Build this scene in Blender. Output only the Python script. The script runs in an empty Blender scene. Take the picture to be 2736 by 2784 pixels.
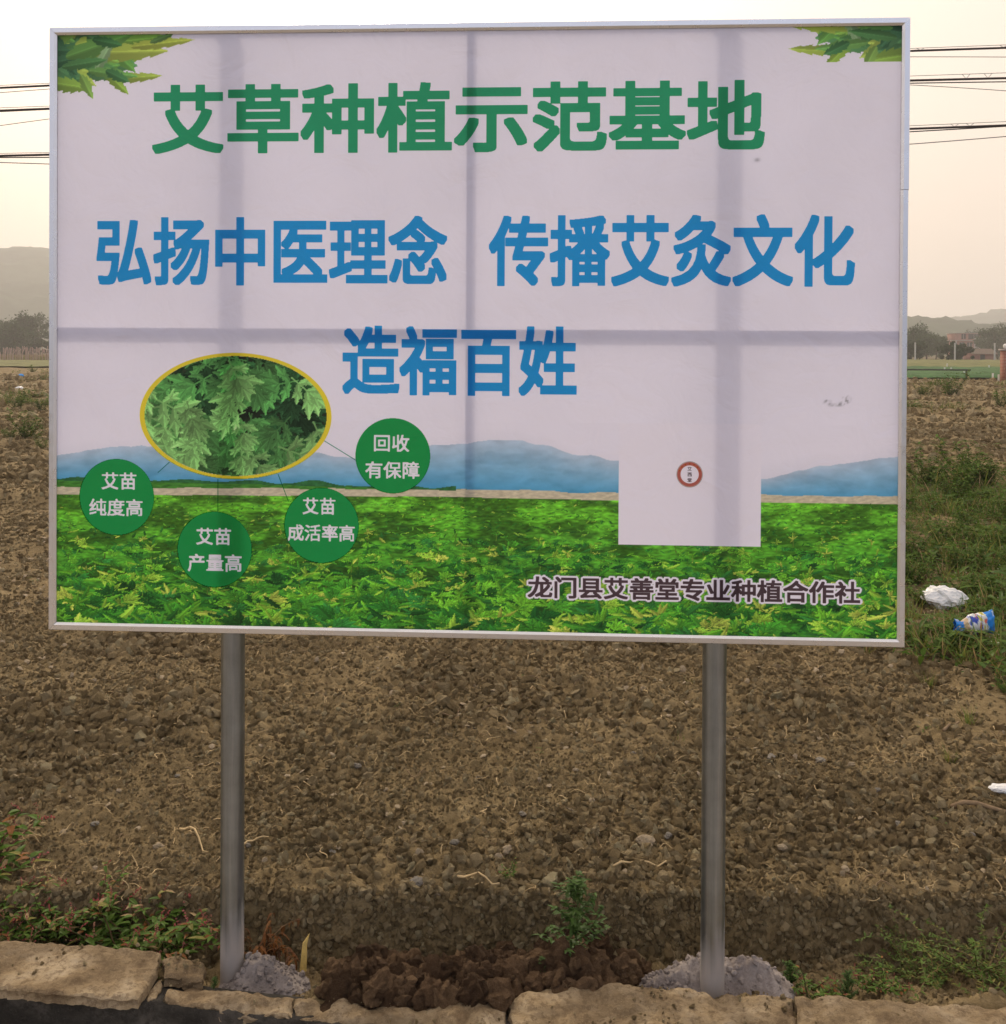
import bpy, bmesh, math, random
import numpy as np
from mathutils import Vector, Matrix
R = math.radians
sc = bpy.context.scene
COL = sc.collection
random.seed(7)
rng = np.random.default_rng(7)

# ------------------------------------------------------------------ camera
F, CX, CY = 2850.0, 1368.0, 960.0          # focal length and principal point in photo pixels
PITCH, ROLL, YAW = R(0.5), R(0.3), R(3.2)  # camera pitch/roll, yaw of the sign board
CAMH = 1.62
r0 = np.array([1, 0, 0.0]); fw = np.array([0, math.cos(PITCH), -math.sin(PITCH)]); u0 = np.cross(r0, fw)
cr = r0*math.cos(ROLL) + u0*math.sin(ROLL); cu_ = -r0*math.sin(ROLL) + u0*math.cos(ROLL)
CAM = np.array([0, 0, CAMH])
cam = bpy.data.cameras.new('camera'); camo = bpy.data.objects.new('camera', cam); COL.objects.link(camo)
camo.matrix_world = Matrix(((cr[0], cu_[0], -fw[0], 0), (cr[1], cu_[1], -fw[1], 0), (cr[2], cu_[2], -fw[2], CAMH), (0, 0, 0, 1)))
cam.sensor_fit = 'HORIZONTAL'; cam.sensor_width = 36; cam.lens = 36*F/2736
cam.shift_y = -(1392-CY)/2736; cam.clip_start = 0.05; cam.clip_end = 6000
sc.camera = camo

# ------------------------------------------------------------------ sky, sun, exposure
SUN_EL, SUN_AZ = R(30), R(-9)               # azimuth from +Y (view direction), negative = left
SD = Vector((math.sin(SUN_AZ)*math.cos(SUN_EL), math.cos(SUN_AZ)*math.cos(SUN_EL), math.sin(SUN_EL)))
wd = bpy.data.worlds.new('World'); sc.world = wd; wd.use_nodes = True
nt = wd.node_tree; N = nt.nodes; L = nt.links; bg = N['Background']
def wmath(op, a, b=None, c=None, clamp=False):
    n = N.new('ShaderNodeMath'); n.operation = op; n.use_clamp = clamp
    for i, v in enumerate((a, b, c)):
        if v is None: continue
        if isinstance(v, (int, float)): n.inputs[i].default_value = v
        else: L.new(v, n.inputs[i])
    return n.outputs[0]
def wmix(f, a, b):
    n = N.new('ShaderNodeMix'); n.data_type = 'RGBA'
    for s, v in ((0, f), (6, a), (7, b)):
        if isinstance(v, (int, float)): n.inputs[s].default_value = v
        elif isinstance(v, tuple): n.inputs[s].default_value = (*v, 1)
        else: L.new(v, n.inputs[s])
    return n.outputs[2]
sky = N.new('ShaderNodeTexSky'); sky.sky_type = 'NISHITA'; sky.sun_disc = False
sky.sun_elevation = SUN_EL; sky.sun_rotation = SUN_AZ; sky.dust_density = 6; sky.air_density = 1.2; sky.ozone_density = 1
tc = N.new('ShaderNodeTexCoord')
dp = N.new('ShaderNodeVectorMath'); dp.operation = 'DOT_PRODUCT'; L.new(tc.outputs['Generated'], dp.inputs[0]); dp.inputs[1].default_value = SD
sep = N.new('ShaderNodeSeparateXYZ'); L.new(tc.outputs['Generated'], sep.inputs[0])
side = wmath('MULTIPLY_ADD', dp.outputs['Value'], 0.5, 0.5, clamp=True)      # 0 away from the sun, 1 towards it
veil = wmix(side, (6.3, 7.2, 9.8), (11.8, 9.5, 7.5))                          # thick pale haze, cool away from the sun
glow = wmath('POWER', wmath('MAXIMUM', dp.outputs['Value'], 0.0), 14.0)
hz = wmath('MULTIPLY_ADD', wmath('MULTIPLY', wmath('MAXIMUM', sep.outputs[2], 0.0), 2.2, clamp=True), 0.22, 0.80)
g2 = N.new('ShaderNodeVectorMath'); g2.operation = 'SCALE'; L.new(veil, g2.inputs[0]); L.new(hz, g2.inputs['Scale'])
g3 = N.new('ShaderNodeVectorMath'); g3.operation = 'SCALE'; g3.inputs[0].default_value = (5.2, 5.6, 5.4); L.new(glow, g3.inputs['Scale'])
ga = N.new('ShaderNodeVectorMath'); ga.operation = 'ADD'; L.new(g2.outputs[0], ga.inputs[0]); L.new(g3.outputs[0], ga.inputs[1])
L.new(wmix(0.14, ga.outputs[0], sky.outputs[0]), bg.inputs['Color'])
bg.inputs['Strength'].default_value = 0.1
sl = bpy.data.lights.new('sun', 'SUN'); sl.energy = 1.5; sl.angle = R(10); sl.color = (1, .86, .68)
so = bpy.data.objects.new('sun', sl); COL.objects.link(so); so.rotation_euler = (-SD).to_track_quat('-Z', 'Y').to_euler()
so.location = (0, 0, 30)
sc.view_settings.view_transform = 'Standard'; sc.view_settings.look = 'None'
sc.view_settings.exposure = 0.1; sc.view_settings.gamma = 1
sc.render.engine = 'CYCLES'
cy = sc.cycles
cy.use_denoising = True
try: cy.denoiser = 'OPENIMAGEDENOISE'; cy.denoising_input_passes = 'RGB_ALBEDO_NORMAL'
except Exception: pass
cy.max_bounces = 6; cy.diffuse_bounces = 4; cy.glossy_bounces = 3; cy.transmission_bounces = 3; cy.volume_bounces = 2
cy.transparent_max_bounces = 8; cy.caustics_reflective = False; cy.caustics_refractive = False
cy.sample_clamp_indirect = 4

# ------------------------------------------------------------------ helpers
def ray(px, py): return fw + cr*(px-CX)/F + cu_*(CY-py)/F
def G(px, py, z=0.0):
    d = ray(px, py); t = (z-CAMH)/d[2]; return CAM + d*t
def atY(px, py, Y):
    d = ray(px, py); return CAM + d*(Y/d[1])
_pt = np.random.default_rng(3).permutation(256); _pt = np.concatenate([_pt, _pt, _pt])
_ga = np.random.default_rng(4).uniform(0, 2*np.pi, 256); _gx, _gy = np.cos(_ga), np.sin(_ga)
def pn(x, y, s=0):
    x = np.asarray(x, float) + s*17.31; y = np.asarray(y, float) + s*9.17
    xi = np.floor(x).astype(int); yi = np.floor(y).astype(int); xf = x-xi; yf = y-yi
    u = xf*xf*xf*(xf*(xf*6-15)+10); v = yf*yf*yf*(yf*(yf*6-15)+10)
    def g(ix, iy, dx, dy):
        h = _pt[_pt[ix & 255] + (iy & 255)]; return _gx[h]*dx + _gy[h]*dy
    a = g(xi, yi, xf, yf); b = g(xi+1, yi, xf-1, yf); c = g(xi, yi+1, xf, yf-1); d = g(xi+1, yi+1, xf-1, yf-1)
    return (a+(b-a)*u + ((c+(d-c)*u)-(a+(b-a)*u))*v)*1.5
def fbm(x, y, o=4, s=0, k=2.0, p=.5):
    r = 0; a = 1
    for i in range(o): r = r + a*pn(np.asarray(x)*k**i, np.asarray(y)*k**i, s+i); a *= p
    return r
def sst(a, b, x):
    t = np.clip((np.asarray(x, float)-a)/(b-a), 0, 1); return t*t*(3-2*t)
def lin(c): return tuple(((v/255)/12.92 if v/255 <= .04045 else ((v/255+.055)/1.055)**2.4) for v in c)
def linA(a):
    a = np.clip(a, 0, 1); return np.where(a <= .04045, a/12.92, ((a+.055)/1.055)**2.4)

def link(o, parent=None):
    COL.objects.link(o)
    if parent: o.parent = parent
    return o
def tag(o, label=None, cat=None, group=None, kind=None):
    for k, v in (('label', label), ('category', cat), ('group', group), ('kind', kind)):
        if v: o[k] = v
    return o
def empty(name, loc=(0, 0, 0), rz=0):
    o = bpy.data.objects.new(name, None); o.empty_display_size = .1; o.location = loc; o.rotation_euler.z = rz
    return link(o)
def mesh(name, V, Fc, mat=None, parent=None, smooth=False, col=None, do_link=True):
    me = bpy.data.meshes.new(name)
    V = np.asarray(V, np.float32)
    if isinstance(Fc, np.ndarray):
        k = Fc.shape[1]; n = len(Fc)
        me.vertices.add(len(V)); me.vertices.foreach_set('co', V.ravel())
        me.loops.add(n*k); me.loops.foreach_set('vertex_index', Fc.astype(np.int32).ravel())
        me.polygons.add(n); me.polygons.foreach_set('loop_start', np.arange(0, n*k, k, dtype=np.int32))
        me.update(calc_edges=True)
    else:
        me.from_pydata(V.tolist(), [], Fc); me.update()
    if smooth: me.polygons.foreach_set('use_smooth', np.ones(len(me.polygons), bool))
    if col is not None:
        a = me.color_attributes.new('Col', 'FLOAT_COLOR', 'POINT')
        c = np.ones((len(V), 4), np.float32); c[:, :3] = col; a.data.foreach_set('color', c.ravel())
    if mat: me.materials.append(mat)
    o = bpy.data.objects.new(name, me)
    if do_link: link(o, parent)
    return o
def copy_tree(o, parent=None):
    c = o.copy(); COL.objects.link(c); c.parent = parent
    for ch in list(o.children): copy_tree(ch, c)
    return c
BOXF = np.array([(0, 3, 2, 1), (4, 5, 6, 7), (0, 1, 5, 4), (1, 2, 6, 5), (2, 3, 7, 6), (3, 0, 4, 7)])
def boxv(a, b):
    (x0, y0, z0), (x1, y1, z1) = a, b
    return np.array([(x0, y0, z0), (x1, y0, z0), (x1, y1, z0), (x0, y1, z0), (x0, y0, z1), (x1, y0, z1), (x1, y1, z1), (x0, y1, z1)], float)
def box(name, a, b, mat, parent=None): return mesh(name, boxv(a, b), BOXF, mat, parent)
class MB:
    def __init__(s): s.V = []; s.F = []; s.C = []
    def add(s, V, Fc, c=None):
        n = len(s.V); s.V.extend([tuple(v) for v in V]); s.F.extend([tuple(int(i)+n for i in f) for f in Fc])
        if c is not None: s.C.extend([tuple(c)]*len(V))
    def box(s, a, b, c=None): s.add(boxv(a, b), BOXF, c)
    def tube(s, P, rad, n=6, c=None, cap=True):
        P = [Vector(p) for p in P]; rings = []
        if not hasattr(rad, '__len__'): rad = [rad]*len(P)
        ref = Vector((0.31, 0.95, 0.05))
        for i, p in enumerate(P):
            t = (P[min(i+1, len(P)-1)]-P[max(i-1, 0)])
            t = t.normalized() if t.length > 1e-9 else Vector((0, 0, 1))
            a = t.cross(ref)
            if a.length < .1: a = t.cross(Vector((1, 0, .2)))
            a.normalize(); b = t.cross(a)
            rings.append([p + (a*math.cos(2*math.pi*k/n)+b*math.sin(2*math.pi*k/n))*rad[i] for k in range(n)])
        V = [v for r in rings for v in r]
        Fc = [(i*n+k, i*n+(k+1) % n, (i+1)*n+(k+1) % n, (i+1)*n+k) for i in range(len(P)-1) for k in range(n)]
        if cap: Fc += [tuple(reversed(range(n))), tuple(range((len(P)-1)*n, len(P)*n))]
        s.add(V, Fc, c)
    def build(s, name, mat, parent=None, smooth=False):
        if not s.V: return None
        return mesh(name, s.V, s.F, mat, parent, smooth, np.array(s.C) if len(s.C) == len(s.V) else None)

# ------------------------------------------------------------------ materials
def newmat(name):
    m = bpy.data.materials.new(name); m.use_nodes = True
    nt = m.node_tree; nt.nodes.clear(); out = nt.nodes.new('ShaderNodeOutputMaterial')
    return m, nt, out
def nd(nt, typ, ins=None, **kw):
    n = nt.nodes.new(typ)
    for k, v in kw.items(): setattr(n, k, v)
    for k, v in (ins or {}).items():
        if hasattr(v, 'links'): nt.links.new(v, n.inputs[k])
        else: n.inputs[k].default_value = v
    return n
def ramp(nt, fac, stops):
    n = nt.nodes.new('ShaderNodeValToRGB'); e = n.color_ramp.elements
    while len(e) < len(stops): e.new(.5)
    for x, (p, c) in zip(e, stops): x.position = p; x.color = (*c, 1)
    nt.links.new(fac, n.inputs[0]); return n.outputs[0]
def mixc(nt, f, a, b, blend='MIX'):
    n = nt.nodes.new('ShaderNodeMix'); n.data_type = 'RGBA'; n.blend_type = blend
    for s, v in ((0, f), (6, a), (7, b)):
        if hasattr(v, 'links'): nt.links.new(v, n.inputs[s])
        elif isinstance(v, tuple): n.inputs[s].default_value = (*v, 1)
        else: n.inputs[s].default_value = v
    return n.outputs[2]
def noise(nt, scale, detail=4, rough=.55, vec=None, dist=0):
    n = nd(nt, 'ShaderNodeTexNoise', {'Scale': scale, 'Detail': detail, 'Roughness': rough, 'Distortion': dist})
    if vec is not None: nt.links.new(vec, n.inputs['Vector'])
    return n.outputs['Fac']
def wpos(nt): return nd(nt, 'ShaderNodeNewGeometry').outputs['Position']
def opos(nt): return nd(nt, 'ShaderNodeTexCoord').outputs['Object']
def bump(nt, h, st, d): return nd(nt, 'ShaderNodeBump', {'Height': h, 'Strength': st, 'Distance': d}).outputs[0]
def princ(name, col, rough=.8, metal=0.0, var=0.0, scale=8.0, bmp=0.0, bd=.01, spec=.3, coords='obj'):
    m, nt, out = newmat(name)
    p = nd(nt, 'ShaderNodeBsdfPrincipled', {'Roughness': rough, 'Metallic': metal, 'Specular IOR Level': spec})
    v = opos(nt) if coords == 'obj' else wpos(nt)
    if var:
        f = noise(nt, scale, 5, .6, v)
        c = ramp(nt, f, [(.3, tuple(x*(1-var) for x in col)), (.7, tuple(min(1, x*(1+var)) for x in col))])
        nt.links.new(c, p.inputs['Base Color'])
    else: p.inputs['Base Color'].default_value = (*col, 1)
    if bmp: nt.links.new(bump(nt, noise(nt, scale*4, 6, .6, v), bmp, bd), p.inputs['Normal'])
    nt.links.new(p.outputs[0], out.inputs[0]); return m

def mat_soil(name, dark, mid, light, per_inst=False, bstr=.9):
    m, nt, out = newmat(name); v = wpos(nt) if not per_inst else opos(nt)
    f1 = noise(nt, 1.3 if not per_inst else 2.5, 5, .6, v); f2 = noise(nt, 22 if not per_inst else 9, 6, .65, v)
    a = nd(nt, 'ShaderNodeMath', {0: f1, 1: .45}, operation='MULTIPLY').outputs[0]
    if per_inst:
        oi = nd(nt, 'ShaderNodeObjectInfo'); a = nd(nt, 'ShaderNodeMath', {0: oi.outputs['Random'], 1: .5}, operation='MULTIPLY').outputs[0]
    f = nd(nt, 'ShaderNodeMath', {0: f2, 1: .55, 2: a}, operation='MULTIPLY_ADD').outputs[0]
    c = ramp(nt, f, [(.22, dark), (.5, mid), (.74, light), (.88, tuple(min(.7, x*1.35) for x in light))])
    if not per_inst:
        sp = noise(nt, 160, 3, .7, v); c = mixc(nt, ramp(nt, sp, [(.52, (0, 0, 0)), (.72, (.5, .5, .5))]), c, light)
    p = nd(nt, 'ShaderNodeBsdfPrincipled', {'Base Color': c, 'Roughness': .95, 'Specular IOR Level': .12})
    h = noise(nt, 90 if not per_inst else 14, 8, .7, v)
    nt.links.new(bump(nt, h, bstr, .012 if not per_inst else .12), p.inputs['Normal'])
    nt.links.new(p.outputs[0], out.inputs[0]); return m
M = {}
M['soil'] = mat_soil('tilled_soil', (.09, .065, .031), (.225, .165, .080), (.43, .325, .17))
M['clod'] = mat_soil('soil_clod', (.265, .190, .090), (.48, .355, .178), (.70, .55, .31), True)
M['wetclod'] = mat_soil('damp_clod', (.085, .05, .026), (.17, .10, .052), (.30, .19, .10), True)
def mat_leaf(name='leaf', trans=.35):
    m, nt, out = newmat(name)
    a = nd(nt, 'ShaderNodeVertexColor', layer_name='Col').outputs['Color']
    f = noise(nt, 60, 3, .6, opos(nt)); c = mixc(nt, .35, a, ramp(nt, f, [(.3, (.25, .25, .25)), (.7, (1, 1, 1))]), 'MULTIPLY')
    d = nd(nt, 'ShaderNodeBsdfDiffuse', {'Color': c}); t = nd(nt, 'ShaderNodeBsdfTranslucent', {'Color': c})
    mx = nd(nt, 'ShaderNodeMixShader', {0: trans, 1: d.outputs[0], 2: t.outputs[0]})
    g = nd(nt, 'ShaderNodeBsdfGlossy', {'Roughness': .45, 'Color': (1, 1, 1, 1)})
    m2 = nd(nt, 'ShaderNodeMixShader', {0: .014, 1: mx.outputs[0], 2: g.outputs[0]})
    nt.links.new(m2.outputs[0], out.inputs[0]); return m
M['leaf'] = mat_leaf()
def mat_print(name='banner_print', trans=.28, col=None):
    m, nt, out = newmat(name)
    if col is None: c = nd(nt, 'ShaderNodeVertexColor', layer_name='Col').outputs['Color']
    else: c = nd(nt, 'ShaderNodeRGB').outputs[0]; c.default_value = (*col, 1)
    v = opos(nt)
    mp = nd(nt, 'ShaderNodeMapping', {'Vector': v, 'Scale': (1, 1, 1.0), 'Rotation': (0, 0, .5)}).outputs[0]
    w1 = noise(nt, 2.2, 3, .5, mp, 1.5); w2 = noise(nt, 9, 4, .5, v, 1.0)
    ridge = nd(nt, 'ShaderNodeMath', {0: nd(nt, 'ShaderNodeMath', {0: w1, 1: .5}, operation='SUBTRACT').outputs[0]}, operation='ABSOLUTE').outputs[0]
    hgt = nd(nt, 'ShaderNodeMath', {0: ridge, 1: 1.2, 2: w2}, operation='MULTIPLY_ADD').outputs[0]
    nb = bump(nt, hgt, .35, .02)
    d = nd(nt, 'ShaderNodeBsdfDiffuse', {'Color': c, 'Normal': nb}); t = nd(nt, 'ShaderNodeBsdfTranslucent', {'Color': c, 'Normal': nb})
    mx = nd(nt, 'ShaderNodeMixShader', {0: trans, 1: d.outputs[0], 2: t.outputs[0]})
    g = nd(nt, 'ShaderNodeBsdfGlossy', {'Roughness': .4, 'Normal': nb})
    m2 = nd(nt, 'ShaderNodeMixShader', {0: .03, 1: mx.outputs[0], 2: g.outputs[0]})
    nt.links.new(m2.outputs[0], out.inputs[0]); return m
def mat_ink(name, col=None):
    # a film of ink: tints what the sheet below reflects and lets through
    m, nt, out = newmat(name)
    if col is None: c = nd(nt, 'ShaderNodeVertexColor', layer_name='Col').outputs['Color']
    else:
        c = nd(nt, 'ShaderNodeRGB').outputs[0]; c.default_value = (*col, 1)
        f = noise(nt, 40, 4, .6, opos(nt)); c = mixc(nt, .12, c, ramp(nt, f, [(.35, (.8, .8, .8)), (.65, (1, 1, 1))]), 'MULTIPLY')
    t = nd(nt, 'ShaderNodeBsdfTransparent', {'Color': c}); g = nd(nt, 'ShaderNodeBsdfGlossy', {'Roughness': .4})
    m2 = nd(nt, 'ShaderNodeMixShader', {0: .02, 1: t.outputs[0], 2: g.outputs[0]})
    nt.links.new(m2.outputs[0], out.inputs[0]); return m
INKP = .62
def ink(r, g, b): return tuple(max(v, .004)**INKP for v in lin((r, g, b)))
M['print'] = mat_print()
M['ink_photo'] = mat_ink('photo_ink')
M['ink_green'] = mat_ink('green_ink', ink(28, 166, 106))
M['ink_blue'] = mat_ink('blue_ink', ink(20, 158, 225))
M['ink_disc'] = mat_ink('disc_green_ink', ink(8, 158, 66))
M['ink_dark'] = mat_ink('dark_ink', ink(68, 52, 58))
M['ink_yellow'] = mat_ink('yellow_ink', ink(250, 232, 48))
M['ink_line'] = mat_ink('line_green_ink', ink(70, 160, 130))
M['ink_red'] = mat_ink('red_ink', ink(190, 96, 80))
M['ink_grey'] = mat_ink('grey_ink', ink(165, 165, 155))
def mat_alu():
    m, nt, out = newmat('brushed_aluminium'); v = opos(nt)
    f = noise(nt, 30, 5, .6, v)
    p = nd(nt, 'ShaderNodeBsdfPrincipled', {'Base Color': (.82, .82, .82, 1), 'Metallic': .95})
    nt.links.new(ramp(nt, f, [(.3, (.24, .24, .24)), (.7, (.36, .36, .36))]), p.inputs['Roughness'])
    nt.links.new(p.outputs[0], out.inputs[0]); return m
M['alu'] = mat_alu()
def mat_galv():
    m, nt, out = newmat('galvanised_steel'); v = opos(nt)
    mp = nd(nt, 'ShaderNodeMapping', {'Vector': v, 'Scale': (28, 28, 1.2)}).outputs[0]
    f = noise(nt, 1.6, 6, .65, mp, .3); f2 = noise(nt, 14, 5, .6, v)
    c = mixc(nt, .35, ramp(nt, f, [(.3, (.19, .205, .20)), (.55, (.30, .32, .31)), (.75, (.44, .44, .41))]), ramp(nt, f2, [(.35, (.20, .21, .205)), (.7, (.40, .41, .39))]))
    z = nd(nt, 'ShaderNodeSeparateXYZ', {0: v}).outputs[2]
    edge = nd(nt, 'ShaderNodeMath', {0: nd(nt, 'ShaderNodeMath', {0: f, 1: .22, 2: .03}, operation='MULTIPLY_ADD').outputs[0], 1: z}, operation='SUBTRACT').outputs[0]
    dirt = nd(nt, 'ShaderNodeMath', {0: edge, 1: 9.0}, operation='MULTIPLY', use_clamp=True).outputs[0]
    c = mixc(nt, dirt, c, (.36, .32, .28))
    p = nd(nt, 'ShaderNodeBsdfPrincipled', {'Base Color': c})
    nt.links.new(nd(nt, 'ShaderNodeMath', {0: dirt, 1: -.75, 2: .85}, operation='MULTIPLY_ADD').outputs[0], p.inputs['Metallic'])
    rr = nd(nt, 'ShaderNodeMath', {0: f2, 1: .28, 2: .20}, operation='MULTIPLY_ADD').outputs[0]
    nt.links.new(nd(nt, 'ShaderNodeMath', {0: dirt, 1: .45, 2: rr}, operation='MULTIPLY_ADD').outputs[0], p.inputs['Roughness'])
    nt.links.new(p.outputs[0], out.inputs[0]); return m
M['galv'] = mat_galv()
def mat_concrete(name, dark, mid, light):
    m, nt, out = newmat(name); v = wpos(nt)
    f = noise(nt, 7, 7, .65, v, .4); f2 = noise(nt, 55, 6, .7, v)
    c = ramp(nt, f, [(.32, dark), (.48, mid), (.66, light)])
    c = mixc(nt, ramp(nt, f2, [(.42, (.55, .55, .55)), (.5, (0, 0, 0))]), c, dark)
    f3 = noise(nt, 2.2, 5, .6, v, .8); c = mixc(nt, ramp(nt, f3, [(.45, (0, 0, 0)), (.62, (.6, .6, .6))]), c, tuple(.55*a+.1*b for a, b in zip(dark, mid)))
    f4 = noise(nt, 260, 4, .75, v); c = mixc(nt, ramp(nt, f4, [(.58, (0, 0, 0)), (.7, (.55, .55, .55))]), c, light)
    p = nd(nt, 'ShaderNodeBsdfPrincipled', {'Base Color': c, 'Roughness': .92, 'Specular IOR Level': .15})
    nt.links.new(bump(nt, noise(nt, 70, 9, .75, v), .9, .014), p.inputs['Normal'])
    nt.links.new(p.outputs[0], out.inputs[0]); return m
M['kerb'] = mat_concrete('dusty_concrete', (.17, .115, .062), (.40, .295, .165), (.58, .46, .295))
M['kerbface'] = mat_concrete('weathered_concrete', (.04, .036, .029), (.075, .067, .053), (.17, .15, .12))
M['mortar'] = mat_concrete('grey_mortar', (.25, .21, .185), (.42, .365, .325), (.56, .50, .455))
M['asphalt'] = princ('worn_concrete_road', (.33, .28, .22), .9, var=.2, scale=6, bmp=.4, coords='w')
M['stone'] = princ('pale_stone', (.42, .33, .21), .9, var=.3, scale=20, bmp=.6, bd=.01)
M['greystone'] = princ('grey_stone', (.27, .24, .19), .9, var=.3, scale=20, bmp=.6, bd=.01)
M['straw'] = princ('dry_straw', (.60, .44, .22), .8, var=.35, scale=12)
M['twig'] = princ('dry_twig', (.26, .18, .10), .9, var=.3, scale=30)
M['plastic'] = princ('white_plastic', (.80, .80, .76), .35, spec=.5)
M['vcol'] = None
def mat_vcol(name, rough=.4):
    m, nt, out = newmat(name)
    a = nd(nt, 'ShaderNodeVertexColor', layer_name='Col').outputs['Color']
    p = nd(nt, 'ShaderNodeBsdfPrincipled', {'Base Color': a, 'Roughness': rough}); nt.links.new(p.outputs[0], out.inputs[0]); return m
M['vcol'] = mat_vcol('printed_film')
M['bark'] = princ('bark', (.10, .075, .05), .95, var=.3, scale=6)
M['cable'] = princ('black_cable', (.03, .02, .022), .6)
M['wire'] = princ('steel_wire', (.22, .20, .18), .6)
M['conc_post'] = princ('concrete_post', (.50, .48, .45), .9, var=.15, scale=5)
M['brick'] = None
def mat_brick():
    m, nt, out = newmat('red_brick')
    b = nd(nt, 'ShaderNodeTexBrick', {'Vector': nd(nt, 'ShaderNodeMapping', {'Vector': opos(nt), 'Rotation': (R(90), 0, 0)}).outputs[0], 'Color1': (.40, .12, .06, 1), 'Color2': (.30, .085, .045, 1), 'Mortar': (.35, .3, .26, 1), 'Scale': 1.0, 'Mortar Size': .008, 'Brick Width': .24, 'Row Height': .065})
    p = nd(nt, 'ShaderNodeBsdfPrincipled', {'Base Color': b.outputs['Color'], 'Roughness': .9}); nt.links.new(p.outputs[0], out.inputs[0]); return m
M['brick'] = mat_brick()
M['globe'] = princ('white_globe', (.85, .82, .74), .3)
M['house_red'] = princ('bare_red_brick_wall', (.34, .16, .12), .9, var=.15, scale=1.5)
M['house_slab'] = princ('concrete_slab', (.42, .37, .35), .9)
M['dark_open'] = princ('dark_window', (.02, .02, .025), .3)
M['roof_tile'] = princ('brown_roof', (.16, .115, .08), .9, var=.2, scale=4)
M['stake'] = princ('pale_stake', (.46, .34, .28), .9, var=.25, scale=3)
M['rail'] = princ('dark_pipe', (.05, .055, .045), .7)
M['forest'] = princ('forest_hill', (.05, .07, .04), 1.0, var=.5, scale=.035, coords='w', spec=0)
M['grass_far'] = None
def mat_ground():
    m, nt, out = newmat('far_ground'); v = wpos(nt)
    f = noise(nt, .06, 6, .6, v); f2 = noise(nt, .9, 6, .65, v)
    g = ramp(nt, f2, [(.3, (.045, .06, .018)), (.7, (.115, .125, .04))]); s = ramp(nt, f2, [(.3, (.12, .08, .042)), (.7, (.22, .15, .08))])
    c = mixc(nt, ramp(nt, f, [(.42, (0, 0, 0)), (.58, (1, 1, 1))]), s, g)
    p = nd(nt, 'ShaderNodeBsdfPrincipled', {'Base Color': c, 'Roughness': 1.0, 'Specular IOR Level': 0}); nt.links.new(p.outputs[0], out.inputs[0]); return m
M['grass_far'] = mat_ground()
M['crop'] = princ('green_crop', (.05, .125, .03), .9, var=.35, scale=1.6, bmp=.6, bd=.1, coords='w')
M['dry_crop'] = princ('yellow_green_crop', (.15, .15, .04), .9, var=.35, scale=.8, bmp=.6, bd=.1, coords='w')

# ------------------------------------------------------------------ terrain
_kb = np.array([G(x*1.437, y*1.437, 0)[:2] for x, y in [(-420, 1745), (0, 1777), (228, 1789), (303, 1801), (388, 1822), (400, 1862), (490, 1877), (640, 1889), (890, 1893), (962, 1893), (1040, 1862), (1150, 1860), (1240, 1866), (1500, 1884), (1720, 1893), (1904, 1905), (2400, 1940)]])
KB = lambda x: np.interp(np.asarray(x, float), _kb[:, 0], _kb[:, 1])           # back line of the kerb
def worley(x, y, s=0):
    x = np.asarray(x, float)+s*5.3; y = np.asarray(y, float)-s*3.7; xi = np.floor(x).astype(int); yi = np.floor(y).astype(int); best = np.full(x.shape, 9.0)
    for dx in (-1, 0, 1):
        for dy in (-1, 0, 1):
            h = _pt[_pt[(xi+dx) & 255] + ((yi+dy) & 255)]; h2 = _pt[h+37]
            best = np.minimum(best, (xi+dx+h/255-x)**2 + (yi+dy+h2/255-y)**2)
    return np.sqrt(best)
def bankline(x): return 3.02 + .05*pn(np.asarray(x)*1.7, 0, 5) + .02*pn(np.asarray(x)*6, 0, 6)
def pathmask(x, y):                                     # trodden verge on the right
    return sst(.0, .6, np.asarray(x) - (1.25 + .32*(np.asarray(y)-3.0)) + .25*pn(np.asarray(x)*.9, np.asarray(y)*.9, 8))*sst(3.2, 3.9, y)*(1-sst(11, 16, y))
def hlow(x, y):
    x = np.asarray(x, float); y = np.asarray(y, float)
    z = .035*pn(x*.45, y*.45, 1) + .028*pn(x*1.1, y*1.3, 2)
    z = z + .05*pathmask(x, y)
    for yc, amp, wid, s in ((11.3, .10, .35, 11), (16.4, .13, .4, 12), (26, .16, .6, 13), (40, .2, .9, 14), (29.5, .12, .6, 15), (52, .2, 1.1, 16)):
        yy = yc + .5*pn(x*.16, 3.3, s) + .02*x
        a = amp*(.6+.6*pn(x*.22, 1.2, s+3))
        z = z + a*np.exp(-((y-yy)/wid)**2) - .7*a*np.exp(-((y-yy+wid*1.3)/(wid*.5))**2)
    z = z*sst(2.9, 3.4, y) - .0105*np.maximum(y-115, 0)
    return z
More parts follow.
